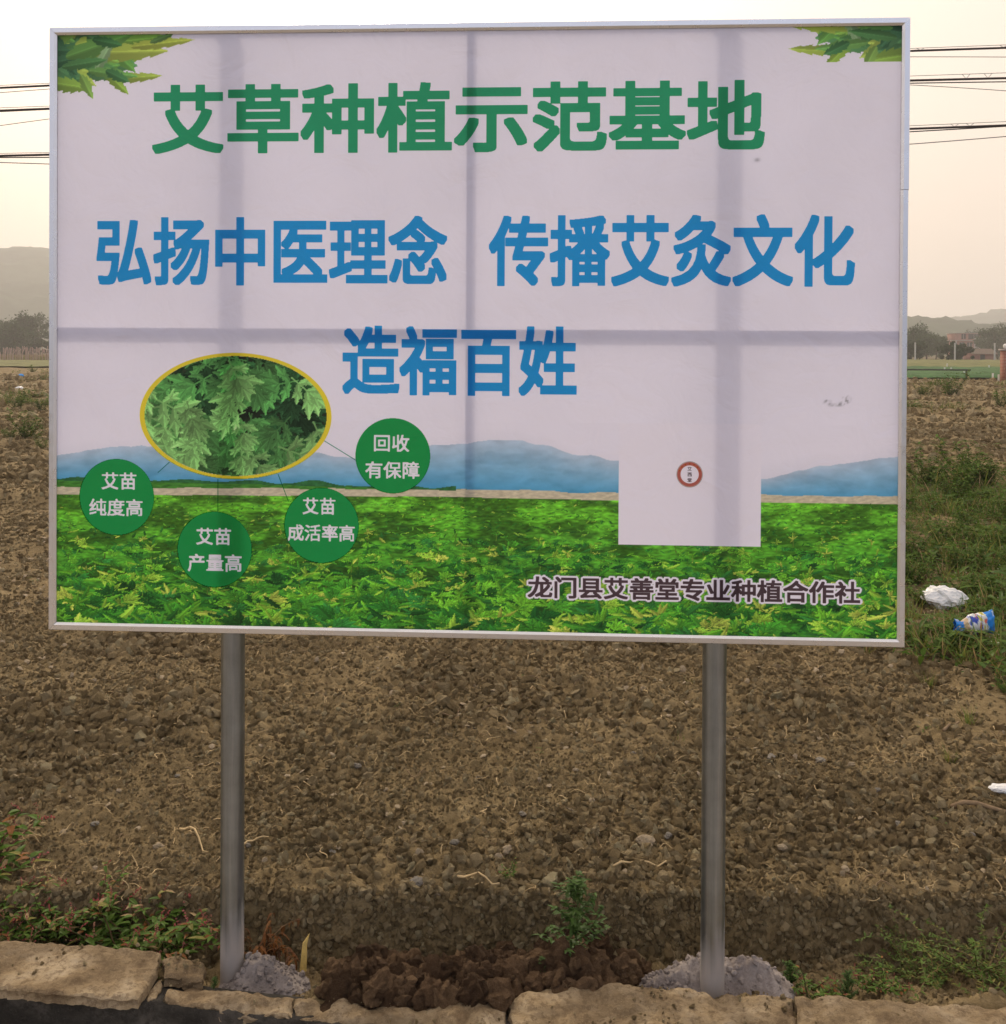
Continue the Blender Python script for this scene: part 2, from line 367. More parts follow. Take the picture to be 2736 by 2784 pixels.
def hfield(x, y, fine=1.0):
    x = np.asarray(x, float); y = np.asarray(y, float)
    z = hlow(x, y)
    s = sst(-.055, .035, y - bankline(x))
    ditch = -.165 + .035*sst(.18, .0, y-KB(x)) + .05*sst(.25, .0, y-KB(x)) + .02*pn(x*4, y*4, 21)
    ditch = ditch + .05*sst(.55, .30, np.abs(x+.08))*sst(.42, .15, y-KB(x))      # dug-up earth heaped between the posts
    ditch = ditch + .05*sst(.75, 1.1, x)*sst(.4, .1, y-KB(x))
    z = z*s + ditch*(1-s)
    z = z - .09*sst(.01, -.02, y-KB(x))
    pm = pathmask(x, y)
    rough = (1-.75*pm)
    l1 = np.abs(pn(x*3.1, y*3.1, 31)); l2 = pn(x*8, y*8, 32); l3 = pn(x*21, y*21, 33); l4 = pn(x*52, y*52, 34)
    hole = np.clip(pn(x*2.3, y*2.3, 35)-.38, 0, 1)
    if fine > .9: z = z + rough*(1.35-.35*s)*(.016*(.6-worley(x*30, y*30, 1)) + .022*(.6-worley(x*13+.4*l3, y*13, 2)))
    z = z + rough*(.030*l1 + .018*l2 + fine*(.012*l3 + .006*l4) - .09*hole)*(1.0+.0*s)
    return z
def grid(x0, x1, y0, y1, d, hf, dy=None):
    xs = np.arange(x0, x1+d*.5, d); ys = np.arange(y0, y1+(dy or d)*.5, dy or d)
    X, Y = np.meshgrid(xs, ys); Z = hf(X, Y)
    V = np.stack([X.ravel(), Y.ravel(), Z.ravel()], 1); nx, ny = len(xs), len(ys)
    i = (np.arange(ny-1)[:, None]*nx + np.arange(nx-1)[None]).ravel()
    return V, np.stack([i, i+1, i+nx+1, i+nx], 1)
def inside(X, Y, x0, x1, y0, y1, m): return sst(0, m, X-x0)*sst(0, m, x1-X)*sst(0, m, Y-y0)*sst(0, m, y1-Y)
fields = []
V, Fc = grid(-2.7, 3.3, 2.30, 6.6, .0125, hfield); fields.append((V, Fc))
hm = lambda X, Y: hfield(X, Y, 0.5) - .10*inside(X, Y, -2.7, 3.3, 1.5, 6.6, .25)
V, Fc = grid(-11, 11, 2.35, 19, .055, hm); fields.append((V, Fc))
hf_ = lambda X, Y: hfield(X, Y, 0.0) - .15*inside(X, Y, -11, 11, -5, 19, .6)
V, Fc = grid(-50, 50, 4, 64, .26, hf_); fields.append((V, Fc))
off = 0; VV = []; FF = []
for V, Fc in fields: VV.append(V); FF.append(Fc+off); off += len(V)
fo = mesh('field', np.concatenate(VV), np.concatenate(FF), M['soil'], None, True)
tag(fo, 'brown tilled bare soil field behind the sign', None, None, 'structure')
# far ground to the horizon, under everything
def hfar(X, Y):
    return hlow(X, np.maximum(Y, 3.4)) - .25 - .35*inside(X, Y, -50, 50, -20, 64, 2.5) + .25*sst(64, 75, Y)
xs = np.concatenate([-np.geomspace(2600, 60, 40), np.linspace(-56, 56, 60), np.geomspace(60, 2600, 40)])
ys = np.concatenate([np.linspace(-60, 2, 12), np.linspace(4, 120, 110), np.geomspace(124, 3200, 60)])
X, Y = np.meshgrid(xs, ys); Z = hfar(X, np.minimum(Y, 320)); Z[Y < 3] = -.6
nx, ny = len(xs), len(ys); i = (np.arange(ny-1)[:, None]*nx + np.arange(nx-1)[None]).ravel()
go = mesh('ground', np.stack([X.ravel(), Y.ravel(), Z.ravel()], 1), np.stack([i, i+1, i+nx+1, i+nx], 1), M['grass_far'], None, True)
tag(go, 'far flat farmland reaching to the hills', None, None, 'structure')
ro = mesh('road', [(-60, -6, -.14), (60, -6, -.14), (60, 2.58-.105*60, -.14), (-60, 2.52+.105*60, -.14)], [(0, 1, 2, 3)], M['asphalt'])
tag(ro, 'grey road running past the kerb', None, None, 'structure')
ZR = -.14

# ------------------------------------------------------------------ kerb of broken concrete
def sdist(P, poly):
    P = np.asarray(P); poly = np.asarray(poly, float); n = len(poly); d = np.full(len(P), 1e9); ins = np.zeros(len(P), bool); near = np.zeros_like(P)
    for k in range(n):
        a = poly[k]; b = poly[(k+1) % n]; ab = b-a
        t = np.clip(((P-a)@ab)/max(ab@ab, 1e-12), 0, 1); q = a+t[:, None]*ab; dd = np.hypot(*(P-q).T)
        m = dd < d; d[m] = dd[m]; near[m] = q[m]
        c = ((a[1] > P[:, 1]) != (b[1] > P[:, 1])); xx = a[0]+(P[:, 1]-a[1])*(b[0]-a[0])/(b[1]-a[1]+1e-15); ins ^= c & (P[:, 0] < xx)
    return np.where(ins, d, -d), near
def slab(name, px, ztop, thick, mat, parent, d=.0075, rough=.006, edge=.006, seed=0, rag=.005, extra=None, crack=0.0, chip=1.0):
    poly = [G(x*1.437, y*1.437, ztop)[:2] for x, y in px] if extra is None else extra
    P = []
    for k in range(len(poly)):                                   # ragged outline
        a = np.array(poly[k]); b = np.array(poly[(k+1) % len(poly)]); n = max(1, int(np.hypot(*(b-a))/.018))
        nn = np.array([-(b-a)[1], (b-a)[0]])/(np.hypot(*(b-a))+1e-9)
        for j in range(n):
            q = a+(b-a)*j/n; P.append(q + nn*rag*1.6*float(pn(q[0]*28, q[1]*28, seed)))
    P = np.array(P); x0, y0 = P.min(0)-d; x1, y1 = P.max(0)+d
    xs = np.arange(x0, x1+d, d); ys = np.arange(y0, y1+d, d); X, Y = np.meshgrid(xs, ys); Q = np.stack([X.ravel(), Y.ravel()], 1)
    sd, near = sdist(Q, P); nx, ny = len(xs), len(ys)
    i = (np.arange(ny-1)[:, None]*nx + np.arange(nx-1)[None]).ravel(); Fq = np.stack([i, i+1, i+nx+1, i+nx], 1)
    Fq = Fq[(sd[Fq] > 0).sum(1) >= 2]
    o = sd <= 0; Q[o] = near[o]; s = np.maximum(sd, 0)
    z = ztop + rough*fbm(Q[:, 0]*14, Q[:, 1]*14, 4, seed) + rough*.6*pn(Q[:, 0]*3, Q[:, 1]*3, seed+2) - edge*np.exp(-s/(.5*edge)) - .03*chip*np.clip(pn(Q[:, 0]*16, Q[:, 1]*16, seed+1)-.12+.1*pn(Q[:, 0]*60, Q[:, 1]*60, seed), 0, .5)*np.exp(-s/.022) - .02*crack*np.clip(pn(Q[:, 0]*9, Q[:, 1]*14, seed+6)+.05*pn(Q[:, 0]*50, Q[:, 1]*50, seed+7), 0, .5) + .0035*pn(Q[:, 0]*60, Q[:, 1]*60, seed+8)
    V = np.column_stack([Q, z])
    ed = {}
    for f in Fq.tolist():
        for k in range(4):
            e = (f[k], f[(k+1) % 4]); ed[e] = 1
    B = [e for e in ed if (e[1], e[0]) not in ed]
    V = V.tolist(); Fl = Fq.tolist(); low = {}
    for a, b in B:
        for q in (a, b):
            if q not in low:
                ids = []
                for lv in (.35, .7, 1.0):
                    w = .006*float(pn(V[q][0]*40, V[q][1]*40+lv*9, seed+3)) if lv < 1 else 0
                    ids.append(len(V)); V.append([V[q][0]+w, V[q][1]+w+.004*(lv < 1), V[q][2]-thick*lv])
                low[q] = ids
        pa, pb = a, b
        for j in range(3): Fl.append([pb, pa, low[a][j], low[b][j]]); pa, pb = low[a][j], low[b][j]
    used = sorted({q for f in Fl for q in f}); mp = {q: k for k, q in enumerate(used)}
    o = mesh(name, [V[q] for q in used], [tuple(mp[q] for q in f) for f in Fl], mat, parent, True); o.data.set_sharp_from_angle(angle=R(32)); return o
kerb = empty('kerb', (0, 0, 0)); tag(kerb, 'broken dusty concrete kerb along the road edge', None, None, 'structure')
slab('concrete_slab', [(-420, 1745), (0, 1777), (120, 1784), (228, 1789), (303, 1801), (297, 1832), (277, 1862), (262, 1888), (180, 1884), (90, 1877), (0, 1867), (-420, 1826)], .02, .022, M['kerb'], kerb, seed=41, rough=.0035, crack=.1, chip=.25, rag=.002)
slab('concrete_slab', [(308, 1807), (340, 1808), (388, 1817), (384, 1853), (345, 1850), (311, 1843)], .012, .022, M['kerb'], kerb, seed=43, rough=.004, chip=.4, d=.006)
slab('concrete_slab', [(281, 1872), (302, 1851), (306, 1858), (296, 1884), (275, 1891)], -.004, .022, M['kerb'], kerb, seed=44, rough=.006, d=.006)
slab('concrete_slab', [(306, 1890), (318, 1872), (345, 1858), (420, 1864), (490, 1877), (556, 1883), (548, 1922), (430, 1909)], 0, .022, M['kerb'], kerb, seed=45, rough=.007, crack=.9)
slab('concrete_slab', [(560, 1884), (640, 1889), (760, 1886), (890, 1893), (955, 1898), (965, 1958), (800, 1952), (680, 1940), (556, 1922)], -.004, .022, M['kerb'], kerb, seed=46, rough=.009, crack=1.8)
slab('concrete_slab', [(962, 1893), (1040, 1862), (1150, 1860), (1240, 1866), (1380, 1878), (1500, 1884), (1520, 1985), (1250, 1972), (972, 1958)], 0, .022, M['kerb'], kerb, seed=47, rough=.007, crack=.9)
slab('concrete_slab', [(1503, 1884), (1600, 1886), (1720, 1893), (1904, 1905), (2400, 1940), (2400, 2075), (1904, 2010), (1524, 1984)], .008, .022, M['kerb'], kerb, seed=48, rough=.005, chip=.5, rag=.003)
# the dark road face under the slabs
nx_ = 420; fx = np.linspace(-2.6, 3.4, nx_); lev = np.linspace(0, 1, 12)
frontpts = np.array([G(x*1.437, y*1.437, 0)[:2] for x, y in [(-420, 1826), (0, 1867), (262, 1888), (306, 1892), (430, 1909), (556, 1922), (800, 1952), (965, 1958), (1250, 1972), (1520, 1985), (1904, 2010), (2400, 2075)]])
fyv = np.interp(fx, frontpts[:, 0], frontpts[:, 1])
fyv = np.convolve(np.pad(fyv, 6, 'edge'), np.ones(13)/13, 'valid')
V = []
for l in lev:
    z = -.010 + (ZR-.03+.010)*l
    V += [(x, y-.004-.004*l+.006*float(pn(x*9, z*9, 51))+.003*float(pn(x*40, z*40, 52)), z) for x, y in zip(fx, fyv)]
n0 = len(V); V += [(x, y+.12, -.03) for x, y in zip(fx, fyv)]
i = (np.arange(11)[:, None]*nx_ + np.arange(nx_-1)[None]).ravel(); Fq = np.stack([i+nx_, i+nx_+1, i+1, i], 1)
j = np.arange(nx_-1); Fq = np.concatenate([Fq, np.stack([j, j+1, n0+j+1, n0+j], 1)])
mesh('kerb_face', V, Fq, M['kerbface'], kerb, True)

# ------------------------------------------------------------------ clods, crumbs, straw (uncountable)
def lump(name, seed, sub=2, amp=.35, squash=.75, mat=None):
    bm = bmesh.new(); bmesh.ops.create_icosphere(bm, subdivisions=sub, radius=1)
    for v in bm.verts:
        p = v.co.copy(); k = 1 + amp*float(pn(p.x*1.3+seed*3.1, p.y*1.3+p.z*1.7, seed)) + amp*.5*float(pn(p.x*3+seed, p.y*3-p.z*2.6, seed+1))
        v.co = Vector((p.x*k, p.y*k*(.75+.25*(seed % 3)/2), p.z*k*squash))
    me = bpy.data.meshes.new(name); bm.to_mesh(me); bm.free()
    if mat: me.materials.append(mat)
    return bpy.data.objects.new(name, me)
def protos(cname, objs):
    c = bpy.data.collections.new(cname)
    for o in objs: c.objects.link(o)
    return c
def scatter(name, P, rot, scl, idx, coll, label, parent=None):
    me = bpy.data.meshes.new(name); P = np.asarray(P, np.float32); me.vertices.add(len(P)); me.vertices.foreach_set('co', P.ravel())
    a = me.attributes.new('rot', 'FLOAT_VECTOR', 'POINT'); a.data.foreach_set('vector', np.asarray(rot, np.float32).ravel())
    scl = np.asarray(scl, np.float32)
    if scl.ndim == 1: scl = np.stack([scl]*3, 1)
    a = me.attributes.new('scl', 'FLOAT_VECTOR', 'POINT'); a.data.foreach_set('vector', scl.ravel())
    a = me.attributes.new('idx', 'INT', 'POINT'); a.data.foreach_set('value', np.asarray(idx, np.int32))
    o = link(bpy.data.objects.new(name, me), parent)
    g = bpy.data.node_groups.new(name, 'GeometryNodeTree'); g.interface.new_socket('Geometry', in_out='INPUT', socket_type='NodeSocketGeometry'); g.interface.new_socket('Geometry', in_out='OUTPUT', socket_type='NodeSocketGeometry')
    gi = g.nodes.new('NodeGroupInput'); gout = g.nodes.new('NodeGroupOutput'); ip = g.nodes.new('GeometryNodeInstanceOnPoints'); ci = g.nodes.new('GeometryNodeCollectionInfo')
    ci.inputs['Collection'].default_value = coll; ci.inputs['Separate Children'].default_value = True; ci.inputs['Reset Children'].default_value = True
    def na(nm, t):
        n = g.nodes.new('GeometryNodeInputNamedAttribute'); n.data_type = t; n.inputs['Name'].default_value = nm; return n.outputs[0]
    g.links.new(gi.outputs[0], ip.inputs['Points']); g.links.new(ci.outputs[0], ip.inputs['Instance']); ip.inputs['Pick Instance'].default_value = True
    g.links.new(na('idx', 'INT'), ip.inputs['Instance Index']); g.links.new(na('scl', 'FLOAT_VECTOR'), ip.inputs['Scale'])
    e2r = g.nodes.new('FunctionNodeEulerToRotation'); g.links.new(na('rot', 'FLOAT_VECTOR'), e2r.inputs[0]); g.links.new(e2r.outputs[0], ip.inputs['Rotation'])
    g.links.new(ip.outputs[0], gout.inputs[0])
    md = o.modifiers.new('scatter', 'NODES'); md.node_group = g
    tag(o, label, None, None, 'stuff'); return o
clods = protos('clod_shapes', [lump('clod', s, 2 if s < 4 else 1, .75, .45+.13*(s % 4), M['clod']) for s in range(12)])
def rnd_band(y0, y1, n, margin=.35):
    Y = np.sqrt(rng.uniform(y0*y0, y1*y1, n)); X = rng.uniform(-1, 1, n)*(.50*Y+margin); return X, Y
P = []; S = []
for y0, y1, n, s0, s1, pw in ((2.6, 4.2, 84000, .0025, .018, 3.4), (4.2, 6.6, 76000, .004, .026, 3.2), (6.6, 11, 36000, .008, .042, 2.8), (11, 22, 42000, .014, .07, 2.7), (22, 50, 30000, .03, .12, 2.5)):
    X, Y = rnd_band(y0, y1, n, 1.0)
    dens = .55 + .45*sst(-.25, .35, pn(X*1.7, Y*1.7, 61)); keep = rng.uniform(0, 1, n) < dens*(1-.8*pathmask(X, Y)); keep &= (Y > KB(X)+.01) & ~((Y < bankline(X)+.02) & (rng.uniform(0, 1, n) < .2))
    X, Y = X[keep], Y[keep]; s = s0 + (s1-s0)*rng.uniform(0, 1, len(X))**pw * (.5+.8*sst(-.2, .4, pn(X*1.1, Y*1.1, 63)))
    Z = hfield(X, Y, 1.0 if y1 < 7 else (.5 if y1 < 20 else 0)) + s*.25
    P.append(np.stack([X, Y, Z], 1)); S.append(s)
X = rng.uniform(-1.8, 2.0, 12000); Y = bankline(X)+rng.uniform(-.085, .05, 12000); s = .0025+.011*rng.uniform(0, 1, 12000)**2.6
P.append(np.stack([X, Y-s*.5, hfield(X, Y)+s*.3], 1)); S.append(s)      # crumbs clinging to the bank
P = np.concatenate(P); S = np.concatenate(S); n = len(P)
scatter('soil_clods', P, rng.uniform(-3, 3, (n, 3)), S[:, None]*rng.uniform(.6, 1.35, (n, 3)), rng.integers(0, 12, n), clods, 'loose dry clods and crumbs of brown soil over the tilled field')
wet = protos('damp_clod_shapes', [lump('damp_clod', s+20, 3, .5, .65, M['wetclod']) for s in range(8)])
X = rng.uniform(-.46, .40, 1900); Y = KB(X) + rng.uniform(.0, .36, 1900)
w = sst(.44, .24, np.abs(X+.04)); k = rng.uniform(0, 1, 1900) < w; X, Y = X[k], Y[k]; s = .008 + .034*rng.uniform(0, 1, len(X))**2.0
Z = hfield(X, Y)+s*.35+.045*sst(.0, .10, Y-KB(X))*sst(.34, .2, Y-KB(X))*rng.uniform(.2, 1, len(X))
scatter('dug_earth', np.stack([X, Y, Z], 1), rng.uniform(-3, 3, (len(X), 3)), s, rng.integers(0, 8, len(X)), wet, 'dark damp clods of dug earth heaped between the two posts')
# thin pale flakes of dry crust and chips
flk = protos('flake_shapes', [lump('flake', s+60, 1, .6, .22, M['stone'] if s % 2 else M['clod']) for s in range(6)])
X, Y = rnd_band(2.9, 9, 9000); k = (Y > bankline(X)-.05) & (rng.uniform(0, 1, 9000) < .35+.65*sst(-.2, .4, pn(X*2.1, Y*2.1, 66))); X, Y = X[k], Y[k]; n = len(X)
s_ = (.0035+.013*rng.uniform(0, 1, n)**3)*np.sqrt(Y/3.2); scatter('soil_flakes', np.stack([X, Y, hfield(X, Y)+s_*.5], 1), np.stack([rng.normal(0, .5, n), rng.normal(0, .5, n), rng.uniform(-3, 3, n)], 1), s_, rng.integers(0, 6, n), flk, 'thin pale flakes of dry soil crust scattered over the field')
# grit lying on the kerb
X = rng.uniform(-1.6, 1.6, 5200); Y = KB(X)-rng.uniform(0, .30, 5200)**1.0; fyk = np.interp(X, frontpts[:, 0], frontpts[:, 1])
k = (Y > fyk+.015) & (rng.uniform(0, 1, 5200) < .08+.92*sst(.05, .45, pn(X*5, Y*7, 67))); X, Y = X[k], Y[k]; n = len(X); s_ = .0014+.0065*rng.uniform(0, 1, n)**4
scatter('kerb_grit', np.stack([X, Y, .001+.016*((X < -.66) & (Y > 2.35))*1.0+s_*.3], 1), rng.uniform(-3, 3, (n, 3)), s_, rng.integers(0, 12, n), clods, 'loose soil grit lying on the broken concrete kerb')
# straw bits
def strip(name, seed, mat, wid=.05, bend=.5):
    r = np.random.default_rng(seed); k = 7; t = np.linspace(-.5, .5, k); yb = bend*r.uniform(-1, 1)*(t*t) + .15*bend*np.sin(t*7+r.uniform(0, 6)); zb = .12*np.cos(t*5+r.uniform(0, 6))
    mb = MB(); mb.tube([(t[i], yb[i], zb[i]) for i in range(k)], [wid*.5*(1-.5*abs(t[i])) for i in range(k)], 4)
    me = bpy.data.meshes.new(name); me.from_pydata(mb.V, [], mb.F); me.materials.append(mat); return bpy.data.objects.new(name, me)
straws = protos('straw_shapes', [strip('straw', s, M['straw'] if s % 3 else M['twig'], .035+.02*(s % 2), .3+.2*(s % 4)) for s in range(9)])
P = []; S = []
for y0, y1, n, l0, l1 in ((2.8, 4.2, 5200, .010, .075), (4.2, 7, 8000, .016, .09), (7, 13, 5200, .03, .12)):
    X, Y = rnd_band(y0, y1, n); k = (rng.uniform(0, 1, n) < .25+.75*sst(-.1, .4, pn(X*1.4, Y*1.4, 71))) & (Y > bankline(X)); X, Y = X[k], Y[k]
    s = l0+(l1-l0)*rng.uniform(0, 1, len(X))**2.6; P.append(np.stack([X, Y, hfield(X, Y, 1 if y1 < 8 else .5)+.006+.06*s], 1)); S.append(s)
P = np.concatenate(P); S = np.concatenate(S); n = len(P)
rot = np.stack([rng.uniform(-3, 3, n), rng.uniform(-.35, .35, n), rng.uniform(-3.1, 3.1, n)], 1)
scatter('straw_litter', P, rot, S, rng.integers(0, 9, n), straws, 'short dry straw and root bits littering the soil')

# ------------------------------------------------------------------ the sign board
# board plane: passes the lower right corner at depth 2.565, turned by YAW; local x to the right, local y up, local z towards the camera
tv = np.array([math.cos(YAW), -math.sin(YAW), 0]); nv = np.array([math.sin(YAW), math.cos(YAW), 0])
d_ = ray(2463, 1762); P0 = CAM + d_*2.565/d_[1]
def onboard(px, py):
    d = ray(px, py); q = CAM + d*((nv@(P0-CAM))/(nv@d)); return q
Q = [onboard(134, 73), onboard(2478, 45), onboard(2463, 1762), onboard(129, 1713)]
uL = (tv@Q[0]+tv@Q[3])/2; uR = (tv@Q[1]+tv@Q[2])/2; vT = (Q[0][2]+Q[1][2])/2; vB = (Q[2][2]+Q[3][2])/2
BW, BH = uR-uL, vT-vB
org = tv*uL + nv*(nv@P0); org[2] = vB            # lower left outer corner of the frame front
def S(px, py):
    q = onboard(px, py); return np.array([tv@q-uL, q[2]-vB])
sign = empty('billboard', (org + tv*BW/2)[:3]); sign.location.z = 0.0
sign.rotation_euler.z = -YAW
tag(sign, 'large white and green roadside billboard with aluminium frame on two steel posts', 'billboard')
face = Matrix(((1, 0, 0, -BW/2), (0, 0, -1, 0), (0, 1, 0, vB), (0, 0, 0, 1)))       # (u, v, out) -> sign space
BAN = []
def onface(o):
    if BAN and o.name.split('.')[0] not in ('frame_bar', 'support_bar', 'bracket'): o.parent = BAN[0]; o.matrix_local = Matrix.Identity(4)
    else: o.matrix_local = face
    return o
FW_ = .0195; FD = .045; RB = -.008                # frame face width, depth, banner set back
# ---- frame: four mitred bars, the right one in two lengths
def bar(pts_outer, pts_inner, name='frame_bar'):
    # section: outer front edge, rounded inner front lip, back
    (a, b), (c, d) = pts_outer, pts_inner
    a, b, c, d = map(np.array, (a, b, c, d))
    V = []
    for o, i in ((a, c), (b, d)):
        m1 = o+(i-o)*.10; m2 = o+(i-o)*.72
        V += [(*o, -FD), (*o, -.004), (*m1, 0), (*m2, .0008), (*i, -.005), (*i, RB-.004), (*(o+(i-o)*.5), RB-.006), (*(o+(i-o)*.5), -FD)]
    n = 8; Fc = [(k, (k+1) % n, n+(k+1) % n, n+k) for k in range(n)] + [tuple(reversed(range(n))), tuple(range(n, 2*n))]
    o = mesh(name, V, Fc, M['alu'], sign)
    bm = bmesh.new(); bm.from_mesh(o.data); bmesh.ops.recalc_face_normals(bm, faces=bm.faces); bm.to_mesh(o.data); bm.free()
    return onface(o)
e = .0004; w = FW_
bar([(e, BH), (BW-e, BH)], [(w+e, BH-w), (BW-w-e, BH-w)])
bar([(e, 0), (BW-e, 0)], [(w+e, w), (BW-w-e, w)])
bar([(0, e), (0, BH-e)], [(w, w+e), (w, BH-w-e)])
vj = S(2472, 515)[1]
bar([(BW, vj+.0006), (BW, BH-e)], [(BW-w, vj+.0006), (BW-w, BH-w-e)])
bar([(BW-.0012, e), (BW-.0012, vj-.0006)], [(BW-w*1.02, w+e), (BW-w*1.02, vj-.0006)])
# ---- back bars touching the sheet, and the two posts
cxu = S(1277, 500)[0]; hyv = S(1000, 903)[1]
def bbox(name, u0, u1, v0, v1, z0, z1, mat): return onface(box(name, (u0, v0, z0), (u1, v1, z1), mat, sign))
bbox('support_bar', cxu-.0095, cxu+.0095, w*.6, BH-w*.6, RB-.0285, RB-.0035, M['galv'])
bbox('support_bar', w*.6, cxu-.0099, hyv-.0125, hyv+.0105, RB-.0285, RB-.0035, M['galv'])
bbox('support_bar', cxu+.0099, BW-w*.6, hyv-.0125, hyv+.0105, RB-.0285, RB-.0035, M['galv'])
POSTS = []
PR = .0305
for pxm, pym in ((604, 1900), (1957, 1900)):
    u = S(pxm, pym)[0]
    P3 = org + tv*u - (-nv)*(FD+.012+PR+.001)
    POSTS.append(P3)
    k = 40; zb = -.16; zs = [zb, -.03, 0, .05, .12, .3, .6, 1.0, 1.6, vT-.008]
    V = [(PR*math.cos(2*math.pi*i/k), PR*math.sin(2*math.pi*i/k), z) for z in zs for i in range(k)]
    Fc = [(j*k+i, j*k+(i+1) % k, (j+1)*k+(i+1) % k, (j+1)*k+i) for j in range(len(zs)-1) for i in range(k)] + [tuple(range((len(zs)-1)*k, len(zs)*k))]
    o = mesh('post', V, Fc, M['galv'], sign, True)
    o.location = Vector((u-BW/2, FD+.012+PR+.001, 0))
    bbox('bracket', u-.03, u+.03, BH-w+.002, BH-.002, -FD-.0125, -FD+.012, M['galv'])
    bbox('bracket', u-.03, u+.03, .002, w-.002, -FD-.0125, -FD+.012, M['galv'])

# ---- lettering: glyph outlines thickened on a fine grid, then contoured to flat meshes
def glyph_mask(body, n, pad):
    cu = bpy.data.curves.new('t', 'FONT'); cu.body = body; cu.size = 1; cu.fill_mode = 'NONE'; cu.resolution_u = 6
    o = bpy.data.objects.new('t', cu); COL.objects.link(o)
    dg = bpy.context.evaluated_depsgraph_get(); me = bpy.data.meshes.new_from_object(o.evaluated_get(dg))
    co_ = np.array([v.co[:2] for v in me.vertices]); ed = np.array([e.vertices[:] for e in me.edges])
    bpy.data.objects.remove(o); bpy.data.curves.remove(cu); bpy.data.meshes.remove(me)
    lo = co_.min(0); hi = co_.max(0); W = int((hi[0]-lo[0])*n)+2*pad+2; H = int((hi[1]-lo[1])*n)+2*pad+2
    p = (co_-lo)*n+pad; Wd = np.zeros((H, W+1), int)
    a = p[ed[:, 0]]; b = p[ed[:, 1]]
    for (x0, y0), (x1, y1) in zip(a, b):
        if y0 == y1: continue
        sg = 1 if y1 > y0 else -1
        if sg < 0: x0, y0, x1, y1 = x1, y1, x0, y0
        rows = np.arange(math.ceil(y0-.5), math.ceil(y1-.5))
        if len(rows) == 0: continue
        xs_ = x0+(rows+.5-y0)*(x1-x0)/(y1-y0); np.add.at(Wd, (np.clip(rows, 0, H-1), np.clip(np.ceil(xs_-.5).astype(int), 0, W)), 1)
    return (np.cumsum(Wd, 1)[:, :W] % 2) > 0
def dilate(m, k, rnd):
    # square part keeps stroke ends sharp, rounded part softens
    r = m.copy()
    for ax in (0, 1):
        q = r.copy()
        for s_ in range(1, k+1): q |= np.roll(r, s_, ax) | np.roll(r, -s_, ax)
        r = q
    q = r.copy()
    for dx in range(-rnd, rnd+1):
        for dy in range(-rnd, rnd+1):
            if dx*dx+dy*dy <= rnd*rnd+.3: q |= np.roll(np.roll(r, dx, 1), dy, 0)
    return q
def contour(m):
    f = m.astype(float); f = (f*2+np.roll(f, 1, 0)+np.roll(f, -1, 0)+np.roll(f, 1, 1)+np.roll(f, -1, 1))/6
    H, W = f.shape; s_ = f > .5; V = {}; Vl = []; Fl = []
    def vid(key, p):
        if key not in V: V[key] = len(Vl); Vl.append(p)
        return V[key]
    c = s_[:-1, :-1].astype(int)+s_[:-1, 1:]+s_[1:, 1:]+s_[1:, :-1]
    for y in range(H-1):
        row = c[y]; full = np.flatnonzero(row == 4)
        if len(full):
            br = np.flatnonzero(np.diff(full) > 1); st = np.concatenate([[0], br+1]); en = np.concatenate([br, [len(full)-1]])
            for a, b in zip(full[st], full[en]):
                Fl.append((vid((a, y, 0), (a, y)), vid((b+1, y, 0), (b+1, y)), vid((b+1, y+1, 0), (b+1, y+1)), vid((a, y+1, 0), (a, y+1))))
        for x in np.flatnonzero((row > 0) & (row < 4)):
            pts = [(x, y), (x+1, y), (x+1, y+1), (x, y+1)]; poly = []
            for k in range(4):
                (ax, ay), (bx, by) = pts[k], pts[(k+1) % 4]; fa, fb = f[ay, ax], f[by, bx]
                if fa > .5: poly.append(vid((ax, ay, 0), (ax, ay)))
                if (fa > .5) != (fb > .5):
                    tt = (.5-fa)/(fb-fa); key = (min(ax, bx), min(ay, by), 1 if ay == by else 2); poly.append(vid(key, (ax+tt*(bx-ax), ay+tt*(by-ay))))
            if len(poly) >= 3: Fl.append(tuple(poly))
    return np.array(Vl, float), Fl
def fitbox(lpx, rpx, tpx, bpx, xm):
    ym = (tpx+bpx)/2; return S(lpx, ym)[0], S(rpx, ym)[0], S(xm, bpx)[1], S(xm, tpx)[1]
def line_mask(body, n, k, rnd, extra=0):
    base = dilate(glyph_mask(body, n, k+rnd+extra+4), k, rnd); ys_, xs_ = np.nonzero(base)
    return base, (xs_.min()-.5, xs_.max()+.5, ys_.min()-.5, ys_.max()+.5)
def sample(mask, ex, bx, U, Vv):
    x = ex[0]+(U-bx[0])/(bx[1]-bx[0])*(ex[1]-ex[0]); y = ex[2]+(Vv-bx[2])/(bx[3]-bx[2])*(ex[3]-ex[2])
    xi = np.rint(x).astype(int); yi = np.rint(y).astype(int); ok = (xi >= 0) & (yi >= 0) & (xi < mask.shape[1]) & (yi < mask.shape[0])
    return mask[np.clip(yi, 0, mask.shape[0]-1), np.clip(xi, 0, mask.shape[1]-1)] & ok
def lettering(name, body, lpx, rpx, tpx, bpx, xm, n, k, rnd, mat, z):
    """fit the line into the box read off the photograph: left/right pixel, top/bottom pixel measured at column xm"""
    bx = fitbox(lpx, rpx, tpx, bpx, xm); base, ex = line_mask(body, n, k, rnd)
    sx = (bx[1]-bx[0])/(ex[1]-ex[0]); sy = (bx[3]-bx[2])/(ex[3]-ex[2]); Vl, Fl = contour(base)
    onface(mesh(name, np.column_stack([bx[0]+(Vl[:, 0]-ex[0])*sx, bx[2]+(Vl[:, 1]-ex[2])*sy, np.full(len(Vl), z)]), Fl, mat, sign))
